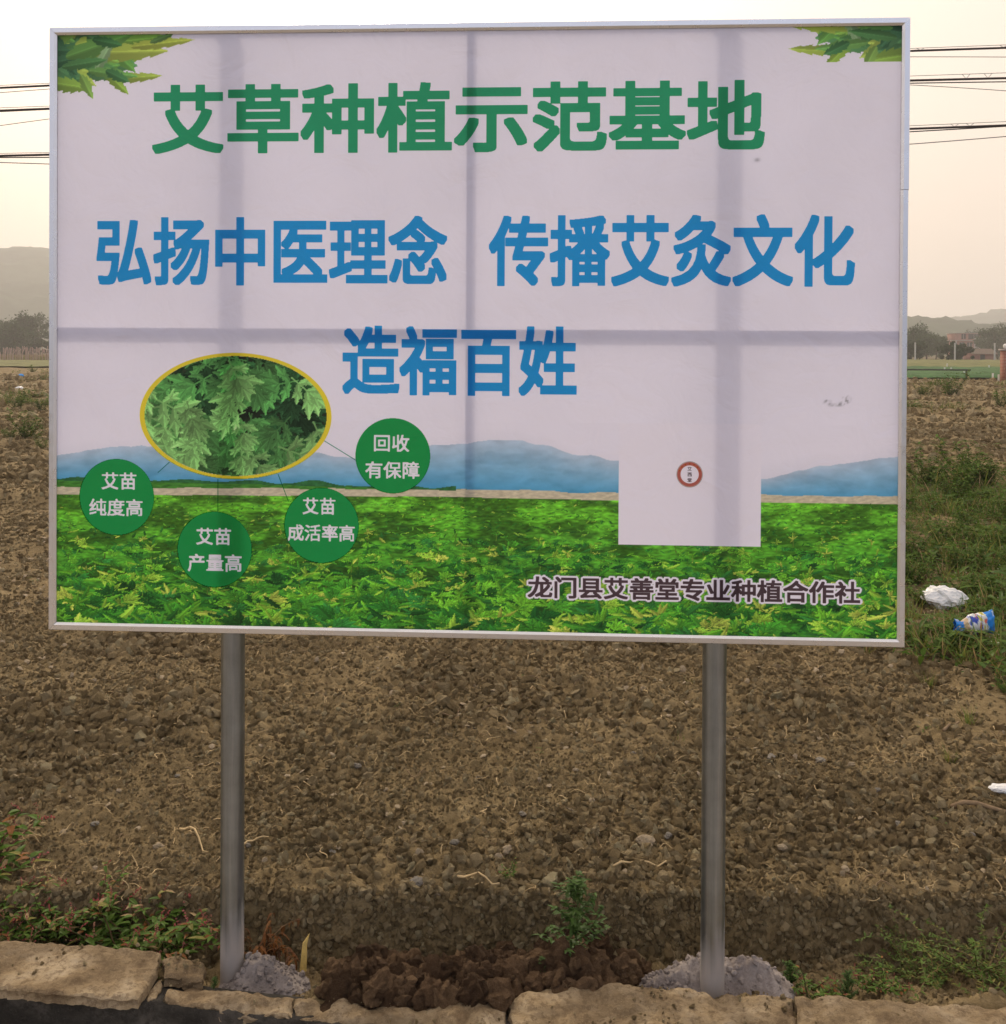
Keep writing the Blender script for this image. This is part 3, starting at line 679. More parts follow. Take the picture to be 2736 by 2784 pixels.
# ---- print: painted row by row in code, stored as vertex colours
WHITE = np.array([.86, .84, .965])
def raster(u0, u1, v0, v1, d):
    nx = int(round((u1-u0)/d))+1; ny = int(round((v1-v0)/d))+1
    U, Vv = np.meshgrid(np.linspace(u0, u1, nx), np.linspace(v0, v1, ny)); return U, Vv
class Canvas:
    def __init__(s, u0, u1, v0, v1, d, bg):
        s.U, s.V = raster(u0, u1, v0, v1, d); s.u0, s.v0 = u0, v0; s.du = (u1-u0)/(s.U.shape[1]-1); s.dv = (v1-v0)/(s.U.shape[0]-1)
        s.C = np.zeros(s.U.shape+(3,)); s.C[:] = bg; s.A = np.zeros(s.U.shape)
    def win(s, lo, hi):
        i0 = max(0, int((lo[0]-s.u0)/s.du)-1); i1 = min(s.U.shape[1], int((hi[0]-s.u0)/s.du)+3)
        j0 = max(0, int((lo[1]-s.v0)/s.dv)-1); j1 = min(s.U.shape[0], int((hi[1]-s.v0)/s.dv)+3)
        return i0, i1, j0, j1
    def leaf(s, p, ang, ln, wd, col, teeth=0.0, rib=1.18, shade=.82, alpha=1.0, ph=0.0, curve=0.0, asp=1.0):
        # lanceolate blade with a toothed edge, lighter midrib, one half in shade
        ca, sa = math.cos(ang), math.sin(ang); r = max(ln, wd)*1.05
        i0, i1, j0, j1 = s.win((p[0]-r, p[1]-r), (p[0]+r, p[1]+r))
        if i1-i0 < 1 or j1-j0 < 1: return
        X = s.U[j0:j1, i0:i1]-p[0]; Y = (s.V[j0:j1, i0:i1]-p[1])/asp
        t = (X*ca+Y*sa)/ln; q = (-X*sa+Y*ca)/wd - curve*t*t
        tt = np.clip(t, 0, 1)
        prof = (tt**.55)*(1-tt)**.8*1.55
        if teeth: prof = prof*(1-teeth*np.abs(((tt*5.0+ph+.35*np.abs(q)) % 1.0)-.0)*(tt < .97))
        m = (t > 0) & (t < 1) & (np.abs(q) < prof*.5)
        if not m.any(): return
        c = np.array(col)[None]*np.where(q[m] > 0, 1.0, shade)[:, None]*(1+.25*(tt[m]-.4))[:, None]
        c = np.where((np.abs(q[m]) < .045)[:, None], c*rib, c)
        W = s.C[j0:j1, i0:i1]; W[m] = W[m]*(1-alpha)+c*alpha
        s.A[j0:j1, i0:i1][m] = 1
    def stem(s, a, b, w, col):
        a, b = np.array(a), np.array(b); i0, i1, j0, j1 = s.win(np.minimum(a, b)-w, np.maximum(a, b)+w)
        if i1-i0 < 1 or j1-j0 < 1: return
        P = np.stack([s.U[j0:j1, i0:i1]-a[0], s.V[j0:j1, i0:i1]-a[1]], -1); ab = b-a; t = np.clip((P@ab)/(ab@ab), 0, 1)
        m = np.hypot(*np.moveaxis(P-t[..., None]*ab, -1, 0)) < w/2
        s.C[j0:j1, i0:i1][m] = col; s.A[j0:j1, i0:i1][m] = 1
prg = np.random.default_rng(12)
def mugwort(cv, p, ang, ln, col, jit=.12, asp=1.0):
    # deeply cut leaf: a stalk with pairs of toothed lobes and an end lobe
    ca, sa = math.cos(ang), math.sin(ang); st = np.array(col)*.95
    P = lambda t: (p[0]+ca*ln*t, p[1]+sa*ln*t*asp)
    cv.stem(P(.12), P(.75), ln*.028, st)
    for t, l, a in ((.30, .42, 1.0), (.52, .50, .80), (.66, .42, .5)):
        for sg in (-1, 1):
            k = 1+prg.normal(0, jit); cc = np.array(col)*(1+prg.normal(0, .10))
            an = ang+sg*(a+prg.normal(0, jit*.5))
            cv.leaf(P(t), an, ln*l*k, ln*.30*k, cc, .45, 1.15, .80, ph=prg.uniform(), asp=asp)
            q = P(t); q = (q[0]+math.cos(an)*ln*l*.35, q[1]+math.sin(an)*ln*l*.35*asp)
            for s2 in (-1, 1): cv.leaf(q, an+s2*.6, ln*l*.45, ln*.12, cc*.97, .3, 1.1, .85, asp=asp)
    cv.leaf(P(.58), ang, ln*.52, ln*.34, np.array(col)*1.03, .5, 1.18, .80, ph=.3, asp=asp)
    for s2 in (-1, 1): cv.leaf(P(.70), ang+s2*.45, ln*.30, ln*.11, np.array(col), .3, asp=asp)
sr = lambda *c: np.array(c, float)/255.0
b0, b1, c0, c1 = w*.55, BW-w*.55, w*.55, BH-w*.55      # printed sheet, its rim under the frame lips
# field strip
vf = lambda px, py: S(px, py)[1]
line = lambda pts: (np.array([S(*p)[0] for p in pts]), np.array([S(*p)[1] for p in pts]))
fu, fv = line([(150, 1345), (640, 1348), (1200, 1352), (1690, 1362), (2080, 1368), (2450, 1372)])   # top of the green field
FTOP = .545
cv = Canvas(b0, b1, c0, FTOP, .00172, (1, 1, 1))
ftop = np.interp(cv.U, fu, fv)
hu, hv = line([(130, 1240), (230, 1225), (300, 1217), (400, 1214), (520, 1222), (640, 1240), (760, 1245), (860, 1232), (950, 1246), (1040, 1250), (1110, 1226), (1180, 1213), (1280, 1206), (1330, 1197), (1420, 1201), (1500, 1214), (1560, 1234), (1690, 1254), (1850, 1290), (1960, 1325), (2075, 1305), (2200, 1273), (2300, 1261), (2460, 1240)])
hb_u, hb_v = line([(130, 1303), (640, 1312), (1200, 1330), (1700, 1348), (2450, 1362)])
hill = np.interp(cv.U, hu, hv) + .004*pn(cv.U*30, 0, 3); hbase = np.interp(cv.U, hb_u, hb_v)
sky_c = WHITE[None, None]**(1/2.2)
t = np.clip((hill-cv.V)/np.maximum(hill-hbase, .004), 0, 1)
hc = sr(186, 206, 228)*(1-t[..., None]) + sr(84, 164, 208)*t[..., None]
hc = hc*(1 + .05*fbm(cv.U*18, cv.V*40, 4, 5)[..., None]) - .04*sst(.0, .5, fbm(cv.U*9, cv.V*22, 3, 9))[..., None]
skyb = np.ones_like(cv.C)*sky_c
far2 = np.clip((hill+.03+.02*pn(cv.U*4, 0, 8)-cv.V)/.05, 0, 1)[..., None]*.35
skyb = skyb*(1-far2)+sr(205, 210, 228)*far2
cv.C = np.where((cv.V < hill)[..., None], hc, skyb)
gs = (cv.V < hbase + .004*pn(cv.U*25, 0, 6)); gcol = sr(70, 135, 50)*(1+.25*fbm(cv.U*40, cv.V*160, 3, 7)[..., None])
left = sst(1.25, .9, cv.U)[..., None]
cv.C = np.where(gs[..., None], gcol*left + (1-left)*sr(160, 175, 140), cv.C)
tan = (cv.V < ftop+.019+.004*pn(cv.U*14, 0, 4)); cv.C = np.where(tan[..., None], sr(205, 196, 170)*(1+.10*fbm(cv.U*60, cv.V*200, 3, 2)[..., None]), cv.C)
dark_tree = (cv.V < hbase+.016*np.clip(pn(cv.U*9, 0, 17)+.25, 0, 1)) & (cv.V > hbase-.004) & (cv.U < 1.05)
cv.C = np.where(dark_tree[..., None], sr(50, 110, 62)*(1+.2*fbm(cv.U*70, cv.V*90, 2, 3)[..., None]), cv.C)
infield = cv.V < ftop
tdep = np.clip((ftop-cv.V)/(ftop.mean()-c0), 0, 1)[..., None]
base = sr(96, 168, 44)*(1-tdep) + sr(44, 104, 34)*tdep
base = base*(1+.30*fbm(cv.U*50, cv.V*170, 4, 13)[..., None]) * (.72+.5*sst(-.3, .3, fbm(cv.U*7, cv.V*26, 3, 14)))[..., None]
cv.C = np.where(infield[..., None], base, cv.C)
pal = [(66, 146, 44), (84, 170, 50), (116, 196, 54), (158, 212, 70), (44, 116, 40), (30, 90, 34), (54, 134, 56), (196, 222, 90)]
fh = float(ftop.mean()-c0)
nl = 4300
dep = np.sort(prg.uniform(0, 1, nl)**1.35)
for k in range(nl):
    dpt = dep[k]; u = prg.uniform(b0, b1); vv = np.interp(u, fu, fv) - dpt*fh*1.03 - .002
    ln = (.007+.062*dpt**1.3)*prg.uniform(.6, 1.35)
    big = fbm(u*6, dpt*5, 2, 33)
    pr = np.array([1.2, 1.5, 1.2, .6, 1.2, .8, 1.2, .16]); pr[[4, 5]] *= 1+2.2*max(0, -big*2); pr[[2, 3, 7]] *= 1+1.5*max(0, big*2); pr /= pr.sum()
    c = sr(*pal[prg.choice(8, p=pr)])*prg.uniform(.85, 1.1)
    an = prg.normal(.0, .6) + (math.pi if prg.uniform() < .5 else 0) + (.25 if prg.uniform() < .5 else -.2)
    if dpt > .3 and prg.uniform() < .30:
        mugwort(cv, (u, vv), an, ln*1.25, c, .2, asp=.55)
    else:
        cv.leaf((u, vv), an, ln, ln*prg.uniform(.40, .62), c, .45 if ln > .012 else 0, 1.10, .80, ph=prg.uniform(), curve=prg.normal(0, .3), asp=.6)
    if dpt > .2 and prg.uniform() < .09:                 # upright shoot with a whorl of young leaves
        h = ln*1.0; cv.stem((u, vv-h), (u+prg.normal(0, .003), vv), .0014+.0022*dpt, sr(120, 160, 60)*prg.uniform(.6, 1))
        cc = sr(*pal[prg.choice([1, 2, 2, 3, 7])])
        for q in range(7): cv.leaf((u, vv), prg.uniform(0, 6.28), ln*prg.uniform(.45, .85), ln*.30, cc*prg.uniform(.75, 1.08), .45, 1.10, .80, asp=.7, ph=prg.uniform())
# white grounds kept clear for the discs, the oval, the card and the outlined lettering
DISCS = (((314, 1352.6), (('艾苗', 273, 368, 1285, 1332), ('纯度高', 239, 385, 1357, 1404))), ((581, 1495.6), (('艾苗', 531, 626, 1436, 1483), ('产量高', 508, 655, 1508, 1556))),
         ((872.5, 1430), (('艾苗', 821, 911, 1354, 1400), ('成活率高', 780, 963, 1427, 1473))), ((1067, 1240), (('回收', 1016, 1112, 1182, 1229), ('有保障', 992, 1140, 1255, 1302))))
px2m = lambda px, py: (S(px+50, py)[0]-S(px-50, py)[0])/100
CARDW = np.array([.94, .925, .98])
def clear(mask, c=sky_c[0, 0]): cv.C[mask] = c
for (cx_, cy_), _ in DISCS:
    c_ = S(cx_, cy_); clear(np.hypot(cv.U-c_[0], cv.V-c_[1]) < px2m(cx_, cy_)*102-.0015, CARDW)
ec = S(637, 1131.5); erx = S(900, 1131)[0]-ec[0]; ery = S(637, 959)[1]-ec[1]
clear(np.hypot((cv.U-ec[0])/(erx-.001), (cv.V-ec[1])/(ery-.001)) < 1)
q0, q1 = S(1682.5, 1482), S(2073, 1108)
clear((cv.U > q0[0]) & (cv.U < q1[0]) & (cv.V > q0[1]), CARDW)
OWNER = ('龙门县艾善堂专业种植合作社', 1435, 2342, 1574, 1634, 1800)
ob, oex = line_mask(OWNER[0], 84, 2, 0, 8); clear(sample(dilate(ob, 0, 7), oex, fitbox(*OWNER[1:]), cv.U, cv.V), CARDW)
# ends of the sky gradient, a scuff mark
def patch(U, Vv, C):
    nyy, nxx = U.shape; Vx = np.stack([U.ravel(), Vv.ravel(), np.full(U.size, RB)], 1); i = (np.arange(nyy-1)[:, None]*nxx + np.arange(nxx-1)[None]).ravel()
    return Vx, np.stack([i, i+1, i+nxx+1, i+nxx], 1), linA(C.reshape(-1, 3))
V1, F1, C1 = patch(cv.U, cv.V, cv.C)
cs = Canvas(b0, b1, FTOP, c1, .004, sky_c[0, 0])
su, sv = S(2278, 1088); dd = np.hypot((cs.U-su)/.030, (cs.V-sv)/.014); ang_ = np.arctan2(cs.V-sv, cs.U-su)
scuff = np.clip(1-np.abs(dd-.8)/.45, 0, 1)*(ang_ < .4)*np.clip(.3+1.6*pn(cs.U*120, cs.V*120, 2), 0, 1)
cs.C = cs.C*(1-.42*scuff[..., None])
su, sv = S(2061, 433); cs.C = cs.C*(1-.3*np.exp(-((cs.U-su)/.006)**2-((cs.V-sv)/.004)**2))[..., None]
cs.C = cs.C*(1-.02*np.clip(fbm(cs.U*3, cs.V*3, 4, 21), -.5, 1))[..., None]
V2, F2, C2 = patch(cs.U, cs.V, cs.C)
BAN_ = onface(mesh('banner', np.concatenate([V1, V2]), np.concatenate([F1, F2+len(V1)]), M['print'], sign, True, np.concatenate([C1, C2]))); BAN.append(BAN_)
# leaf photograph in the oval
co = Canvas(ec[0]-erx, ec[0]+erx, ec[1]-ery, ec[1]+ery, .00155, sr(22, 34, 20))
co.C *= (1+.5*fbm(co.U*30, co.V*30, 3, 3)[..., None])
for k in range(85):
    mugwort(co, (ec[0]+prg.uniform(-1.1, 1.1)*erx, ec[1]+prg.uniform(-1.1, 1.2)*ery), -math.pi/2+prg.normal(0, 1.0), prg.uniform(.08, .13), sr(44, 112, 56)*prg.uniform(.35, .9))
for k in range(60):
    mugwort(co, (ec[0]+prg.uniform(-1.05, 1.05)*erx, ec[1]+prg.uniform(-.95, 1.15)*ery), -math.pi/2+prg.normal(0, .9), prg.uniform(.09, .14), sr(84, 166, 80)*prg.uniform(.6, 1.05))
for k in range(28):
    mugwort(co, (ec[0]+prg.uniform(-1.0, 1.0)*erx, ec[1]+prg.uniform(-.8, 1.05)*ery), -math.pi/2+prg.normal(0, .8), prg.uniform(.10, .15), sr(138, 206, 116)*prg.uniform(.75, 1.08))
V3, F3, C3 = patch(co.U, co.V, co.C); V3[:, 2] = RB+.0006
rr = np.hypot((V3[:, 0]-ec[0])/erx, (V3[:, 1]-ec[1])/ery); F3 = F3[(rr[F3] < .953).all(1)]
onface(mesh('leaf_photo', V3, F3, M['ink_photo'], sign, True, np.maximum(C3/WHITE, .003)**INKP))
def ring(name, c, rx, ry, k0, mat, z, n=96, parent=None):
    V = []; 
    for i in range(n):
        a = 2*math.pi*i/n; V += [(c[0]+rx*math.cos(a), c[1]+ry*math.sin(a), z), (c[0]+rx*k0*math.cos(a), c[1]+ry*k0*math.sin(a), z)]
    return onface(mesh(name, V, [(2*i, 2*((i+1) % n), 2*((i+1) % n)+1, 2*i+1) for i in range(n)], mat, sign))
ring('oval_border', ec, erx, ery, .948, M['ink_yellow'], RB+.0012)
# leaf sprays in the two upper corners (the right one is the same print mirrored and cropped)
def spray(u0, v0, wdt, hgt, mirror, vshift):
    cc = Canvas(u0, u0+wdt, v0-hgt, v0, .00165, (1, 1, 1))
    X = lambda x: (u0+wdt-x) if mirror else u0+x
    A = lambda a: (math.pi-a) if mirror else a
    def lf(x, y, a, l, wd, c, teeth=.35, sh=.8): cc.leaf((X(x), v0-y+vshift), A(a), l, wd, sr(*c), teeth, 1.12, sh, ph=.2)
    p2 = np.random.default_rng(5)
    greens = [(74, 132, 72), (100, 164, 74), (132, 182, 78), (166, 196, 84), (58, 110, 72), (84, 146, 90)]
    for k in range(60):
        x = p2.uniform(-.03, .17); y = p2.uniform(-.02, .135)*(1-.40*max(0, x)/.17)
        lf(x, y, p2.normal(.05, .45), p2.uniform(.07, .12), p2.uniform(.05, .085), greens[p2.integers(0, 6)], .28)
    for k in range(16): lf(p2.uniform(-.04, .02), p2.uniform(0, .13), p2.normal(-.5, .6), p2.uniform(.06, .09), p2.uniform(.05, .07), (50, 100, 66) if k % 3 else (74, 132, 82), .2)
    for x, y, a, l, wd, c in ((.10, .035, .10, .21, .07, (120, 172, 70)), (.10, .055, .02, .20, .085, (170, 194, 84)), (.15, .122, .06, .135, .05, (160, 188, 78)), (.03, .065, .32, .19, .085, (98, 158, 74)), (.20, .04, .10, .17, .05, (178, 198, 82)), (.13, .10, -.75, .09, .055, (142, 182, 70)), (-.01, .13, -.15, .10, .075, (134, 176, 72)), (.07, .11, -1.1, .07, .05, (130, 178, 82)), (.11, .10, 1.05, .085, .05, (140, 180, 130)), (.25, .03, .35, .07, .03, (100, 148, 80)), (.09, .10, -.12, .13, .05, (106, 166, 82)), (.135, .10, -.45, .07, .05, (62, 122, 70)), (.02, .09, .15, .12, .05, (70, 128, 70)), (.10, .02, -.2, .08, .05, (60, 120, 66))):
        lf(x, y, a, l, wd, c, .32)
    Vx, Fx, Cx = patch(cc.U, cc.V, cc.C); Vx[:, 2] = RB+.0006
    m = cc.A.ravel() > .5; Fx = Fx[m[Fx].all(1)]; used = np.unique(Fx); mp = np.zeros(len(Vx), int); mp[used] = np.arange(len(used))
    onface(mesh('leaf_print', Vx[used], mp[Fx], M['ink_photo'], sign, True, np.clip(Cx[used]/WHITE, .003, 1)**INKP))
spray(b0, c1, S(535, 150)[0]-b0, c1-S(200, 275)[1], False, 0)
spray(S(2145, 100)[0], c1, b1-S(2145, 100)[0], c1-S(2400, 165)[1], True, .052)

Z1 = RB+.0008
lettering('headline_lettering', '艾草种植示范基地', 411, 2082, 225, 415, 700, 150, 4, 0, M['ink_green'], Z1)
lettering('slogan_lettering', '弘扬中医理念', 259, 1215, 586, 776, 900, 150, 4, 0, M['ink_blue'], Z1)
lettering('slogan_lettering', '传播艾灸文化', 1329, 2328, 582, 778, 1800, 150, 4, 0, M['ink_blue'], Z1)
lettering('slogan_lettering', '造福百姓', 930, 1569, 886, 1076, 1250, 150, 4, 0, M['ink_blue'], Z1)
lettering('owner_lettering', *OWNER, 84, 2, 0, M['ink_dark'], Z1)
for a, b in (((426, 1286), (458, 1257)), ((590, 1303), (590, 1392)), ((754, 1290), (783, 1366)), ((880, 1199), (966, 1252))):
    A, B = S(*a), S(*b); nn = np.array([-(B-A)[1], (B-A)[0]]); nn = nn/np.hypot(*nn)*.0011
    onface(mesh('pointer_line', [(*(A-nn), RB+.0005), (*(B-nn), RB+.0005), (*(B+nn), RB+.0005), (*(A+nn), RB+.0005)], [(0, 1, 2, 3)], M['ink_line'], sign))
for (cx_, cy_), rows in DISCS:                     # green discs with the characters left out of the ink
    c_ = S(cx_, cy_); r_ = px2m(cx_, cy_)*102; kk = 190; g1 = np.linspace(-r_*1.04, r_*1.04, kk); gx, gy = np.meshgrid(g1+c_[0], g1+c_[1])
    m_ = np.hypot(gx-c_[0], gy-c_[1]) < r_
    for t_, l_, rr_, a_, b_ in rows:
        bs, ex = line_mask(t_, 110, 2, 0, 3); m_ &= ~sample(bs, ex, fitbox(l_, rr_, a_, b_, (l_+rr_)/2), gx, gy)
    Vl, Fl = contour(m_); st_ = g1[1]-g1[0]
    onface(mesh('green_disc', np.column_stack([c_[0]+g1[0]+Vl[:, 0]*st_, c_[1]+g1[0]+Vl[:, 1]*st_, np.full(len(Vl), RB+.0012)]), Fl, M['ink_disc'], sign))
def disc(c, r, z, mat, name, n=72):
    return onface(mesh(name, [(c[0]+r*math.cos(2*math.pi*i/n), c[1]+r*math.sin(2*math.pi*i/n), z) for i in range(n)], [tuple(range(n))], mat, sign))
em = S(1876.5, 1290.7); er = px2m(1876, 1290)*36
ring('emblem_rim', em, er, er, .95, M['ink_grey'], RB+.0008)
ring('emblem_ring', em, er*.94, er*.94, .735, M['ink_red'], RB+.0010)
for q in range(7):
    a = R(20+140*q/6); disc((em[0]+er*.81*math.cos(a), em[1]+er*.81*math.sin(a)), er*.06, RB+.0013, M['ink_yellow'], 'emblem_mark', 8)
for t_, yy in (('艾', 1276), ('西', 1291), ('堂', 1306)): lettering('emblem_lettering', t_, 1870.5, 1882.5, yy-5.5, yy+5.5, 1876, 50, 0, 1, M['ink_dark'], RB+.0010)

# ------------------------------------------------------------------ plants
LEAFP = np.array([(0, 0), (.22, .55), (.55, .5), (.85, .2), (1, 0)])
def add_leaf(mb, p, d, up, ln, wd, col, fold=.25, droop=.3, tooth=0):
    """one folded blade: midrib strip with two sides that bend down towards the tip"""
    d = Vector(d).normalized(); s = d.cross(Vector(up))
    if s.length < .05: s = d.cross(Vector((.3, .9, .1)))
    s.normalize(); n = s.cross(d); p = Vector(p); rib = []; lf = []; rt = []
    for t, w_ in LEAFP:
        c = p + d*(ln*t) - n*(droop*ln*t*t); rib.append(c)
        ww = wd*w_*(1+random.uniform(-.15, .15)); lf.append(c + s*ww + n*(fold*ww)); rt.append(c - s*ww + n*(fold*ww))
    V = [rib[0], rib[1], rib[2], rib[3], rib[4], lf[1], lf[2], lf[3], rt[1], rt[2], rt[3]]
    if tooth:
        V[5] = V[5]+d*ln*.06; V[8] = V[8]+d*ln*.06
    Fc = [(0, 1, 5), (1, 2, 6, 5), (2, 3, 7, 6), (3, 4, 7), (0, 8, 1), (1, 8, 9, 2), (2, 9, 10, 3), (3, 10, 4)]
    k = random.uniform(.75, 1.2); mb.add(V, Fc, tuple(c*k for c in col))
def curve_pts(p, d, ln, k, wob, grav):
    p = Vector(p); d = Vector(d).normalized(); P = [p.copy()]
    for i in range(k):
        d = (d + Vector((random.gauss(0, wob), random.gauss(0, wob), random.gauss(0, wob*.5)-grav))).normalized(); p = p + d*(ln/k); P.append(p.copy())
    return P
GREEN = dict(knot=(.12, .215, .03), goose=(.09, .165, .035), bush=(.13, .215, .035), dark=(.085, .155, .03), grass=(.21, .25, .05), yel=(.30, .28, .07), dry=(.44, .31, .15), red=(.36, .15, .045))
def spike(mb, p, d, ln, col):
    P = curve_pts(p, d, ln, 5, .12, .06); 
    for i, q in enumerate(P):
        for k in range(3):
            o = Vector((random.gauss(0, 1), random.gauss(0, 1), random.gauss(0, 1)))*ln*.035; r = ln*.055
            V = [q+o+Vector(v)*r for v in ((1, 0, 0), (-1, 0, 0), (0, 1, 0), (0, -1, 0), (0, 0, 1.2), (0, 0, -1.2))]
            c = random.uniform(.7, 1.25); mb.add(V, [(0, 2, 4), (2, 1, 4), (1, 3, 4), (3, 0, 4), (2, 0, 5), (1, 2, 5), (3, 1, 5), (0, 3, 5)], tuple(x*c for x in col))
def weed(name, kind, h, seed):
    """returns an Empty with parts stem, foliage and, where it flowers, flower_spikes"""
    random.seed(seed); st = MB(); lf = MB(); fl = []
    if kind == 'knot':                       # sprawling knotweed with pink spikes
        for i in range(10):
            a = random.uniform(0, 6.28); P = curve_pts((random.gauss(0, .02), random.gauss(0, .02), 0), (math.cos(a)*.8, math.sin(a)*.5, random.uniform(.35, 1.1)), h*random.uniform(.7, 1.5), 7, .16, .08)
            for q in P: q.z = max(q.z, .008)
            st.tube(P, [.0024*(1-.09*k) for k in range(len(P))], 5, random.choice([(.16, .10, .04), (.20, .07, .045), (.12, .13, .04)]))
            for k in range(1, len(P)):
                for q in range(random.choice([1, 2, 2, 3])):
                    b = random.uniform(0, 6.28); col = GREEN['knot'] if random.random() < .74 else random.choice([GREEN['yel'], GREEN['red'], GREEN['dry']])
                    add_leaf(lf, P[k], (math.cos(b), math.sin(b), random.uniform(-.1, .7)), (0, 0, 1), h*random.uniform(.18, .38), h*random.uniform(.075, .13), col)
            if random.random() < .9:
                for q in range(random.choice([1, 1, 2])):
                    fl.append(MB()); spike(fl[-1], P[-1], (random.gauss(0, .5), random.gauss(0, .5), .8), h*random.uniform(.22, .36), random.choice([(.62, .17, .14), (.66, .24, .20), (.5, .26, .15)]))
    elif kind == 'goose':                    # upright branching goosefoot
        P = curve_pts((0, 0, 0), (.12, 0, 1), h, 9, .09, 0); st.tube(P, [.0042*(1-.08*k) for k in range(len(P))], 6, (.17, .22, .07))
        for k in range(1, len(P)):
            for q in range(3 if k > 1 else 4):
                a = random.uniform(0, 6.28); L_ = h*(.62-.045*k)*random.uniform(.6, 1.1); B = curve_pts(P[k], (math.cos(a), math.sin(a)*.8, .65), L_, 5, .15, -.03)
                st.tube(B, [.002*(1-.12*j) for j in range(len(B))], 4, (.14, .19, .06))
                for j in range(1, len(B)):
                    for t in range(4):
                        b = random.uniform(0, 6.28); add_leaf(lf, B[j], (math.cos(b), math.sin(b), random.uniform(-.2, .6)), (0, 0, 1), h*random.uniform(.06, .125), h*random.uniform(.026, .05), GREEN['goose'], .15, .35, 1)
    elif kind == 'bush':                     # dense verge weed
        for i in range(13):
            a = random.uniform(0, 6.28); P = curve_pts((random.gauss(0, h*.12), random.gauss(0, h*.12), 0), (math.cos(a)*.55, math.sin(a)*.55, 1), h*random.uniform(.6, 1.1), 7, .13, .02)
            st.tube(P, [.003*(1-.1*k) for k in range(len(P))], 4, (.13, .13, .05))
            for k in range(1, len(P)):
                for q in range(6):
                    b = random.uniform(0, 6.28); col = GREEN['bush'] if random.random() < .7 else random.choice([GREEN['dark'], GREEN['knot'], GREEN['yel']])
                    add_leaf(lf, P[k]+Vector((random.gauss(0, h*.03), random.gauss(0, h*.03), random.gauss(0, h*.03))), (math.cos(b), math.sin(b), random.uniform(-.2, .8)), (0, 0, 1), h*random.uniform(.10, .2), h*random.uniform(.03, .06), col)
    elif kind == 'grass':
        for i in range(46):
            a = random.uniform(0, 6.28); L_ = h*random.uniform(.5, 1.15); col = GREEN['grass'] if random.random() < .75 else random.choice([GREEN['dry'], GREEN['yel'], GREEN['bush']])
            P = curve_pts((random.gauss(0, h*.12), random.gauss(0, h*.12), 0), (math.cos(a)*.5, math.sin(a)*.5, 1), L_, 5, .08, .10)
            s_ = Vector((-math.sin(a), math.cos(a), 0)); ws = [.6, 1, .9, .65, .35, .03]; V = []
            for q, w_ in zip(P, ws): q.z = max(q.z, .003); V += [q+s_*w_*h*.012, q-s_*w_*h*.012]
            lf.add(V, [(2*k, 2*k+1, 2*k+3, 2*k+2) for k in range(5)], tuple(c*random.uniform(.7, 1.25) for c in col))
    elif kind == 'vetch':                    # trailing fine-leaved weed
        for i in range(16):
            a = random.uniform(0, 6.28); P = curve_pts((random.gauss(0, .02), random.gauss(0, .02), 0), (math.cos(a), math.sin(a)*.7, random.uniform(.2, 1.0)), h*random.uniform(.9, 1.9), 9, .13, .09)
            for q in P: q.z = max(q.z, .006)
            st.tube(P, [.0017*(1-.07*k) for k in range(len(P))], 4, random.choice([(.16, .16, .05), (.28, .2, .09)]))
            for k in range(1, len(P)):
                for q in range(5):
                    b = random.uniform(0, 6.28); add_leaf(lf, P[k].lerp(P[k-1], random.random()), (math.cos(b), math.sin(b), random.uniform(-.1, .8)), (0, 0, 1), h*random.uniform(.05, .12), h*random.uniform(.015, .03), GREEN['bush'] if random.random() < .8 else GREEN['yel'])
    elif kind == 'withered':                 # brown dead weed
        for i in range(12):
            a = random.uniform(0, 6.28); P = curve_pts((random.gauss(0, .015), random.gauss(0, .015), 0), (math.cos(a)*.8+.25, math.sin(a)*.5, .9), h*random.uniform(.5, 1.2), 6, .2, .06)
            for q in P: q.z = max(q.z, .006)
            st.tube(P, [.0022*(1-.1*k) for k in range(len(P))], 4, (.27, .17, .08))
            for k in range(1, len(P)):
                for q in range(2):
                    b = random.uniform(0, 6.28); add_leaf(lf, P[k], (math.cos(b), math.sin(b), random.uniform(-.9, .3)), (0, 0, 1), h*random.uniform(.12, .26), h*random.uniform(.03, .06), random.choice([(.26, .11, .035), (.32, .15, .05), (.2, .1, .045)]), .7, .8)
    root = empty(name, (0, 0, 0))
    for mb, nm in [(st, 'stem'), (lf, 'foliage')] + [(q, 'flower_spike') for q in fl]:
        o = mb.build(nm, M['leaf'], root)
        if o and nm != 'flower_spike': o['kind'] = 'stuff'
    return root
def setdown(o, x, y, rz=0, s=1.0, dz=0.0):
    o.location = (x, y, float(hfield(x, y)) + dz); o.rotation_euler.z = rz; o.scale = (s, s, s)
def gxy(dx, dy, z=-.06):                     # displayed-photo pixel -> ground position
    q = G(dx*1.437, dy*1.437, z); return float(q[0]), float(q[1])
# knotweeds behind the left slab
kp = [weed('knotweed', 'knot', .098, 100+i) for i in range(3)]
spots = [((12, 1755), 1.0), ((60, 1762), .95), ((112, 1768), 1.05), ((160, 1768), 1.1), ((208, 1775), 1.15), ((252, 1782), 1.25), ((300, 1788), 1.3), ((335, 1798), .95), ((-60, 1750), 1.0), ((190, 1752), .9), ((35, 1768), .9), ((88, 1758), 1.0), ((140, 1756), 1.0), ((232, 1765), 1.1), ((280, 1775), 1.1), ((315, 1800), .8)]
for i, ((a, b), s) in enumerate(spots):
    o = kp[i] if i < 3 else copy_tree(kp[i % 3]); x, y = gxy(a, b); setdown(o, x, y, i*1.9, s*(.85 if a < 110 else 1.08), .022)
    tag(o, 'low green knotweed with pink flower spikes behind the left concrete slab', 'weed', 'knotweeds behind the left slab')
o = copy_tree(kp[1]); del o['group']; x, y = gxy(-34, 1700, -.05); setdown(o, x, y, 2.2, 1.7, 0); tag(o, 'taller knotweed with red stem standing on the field edge, left of the knotweed row', 'weed')
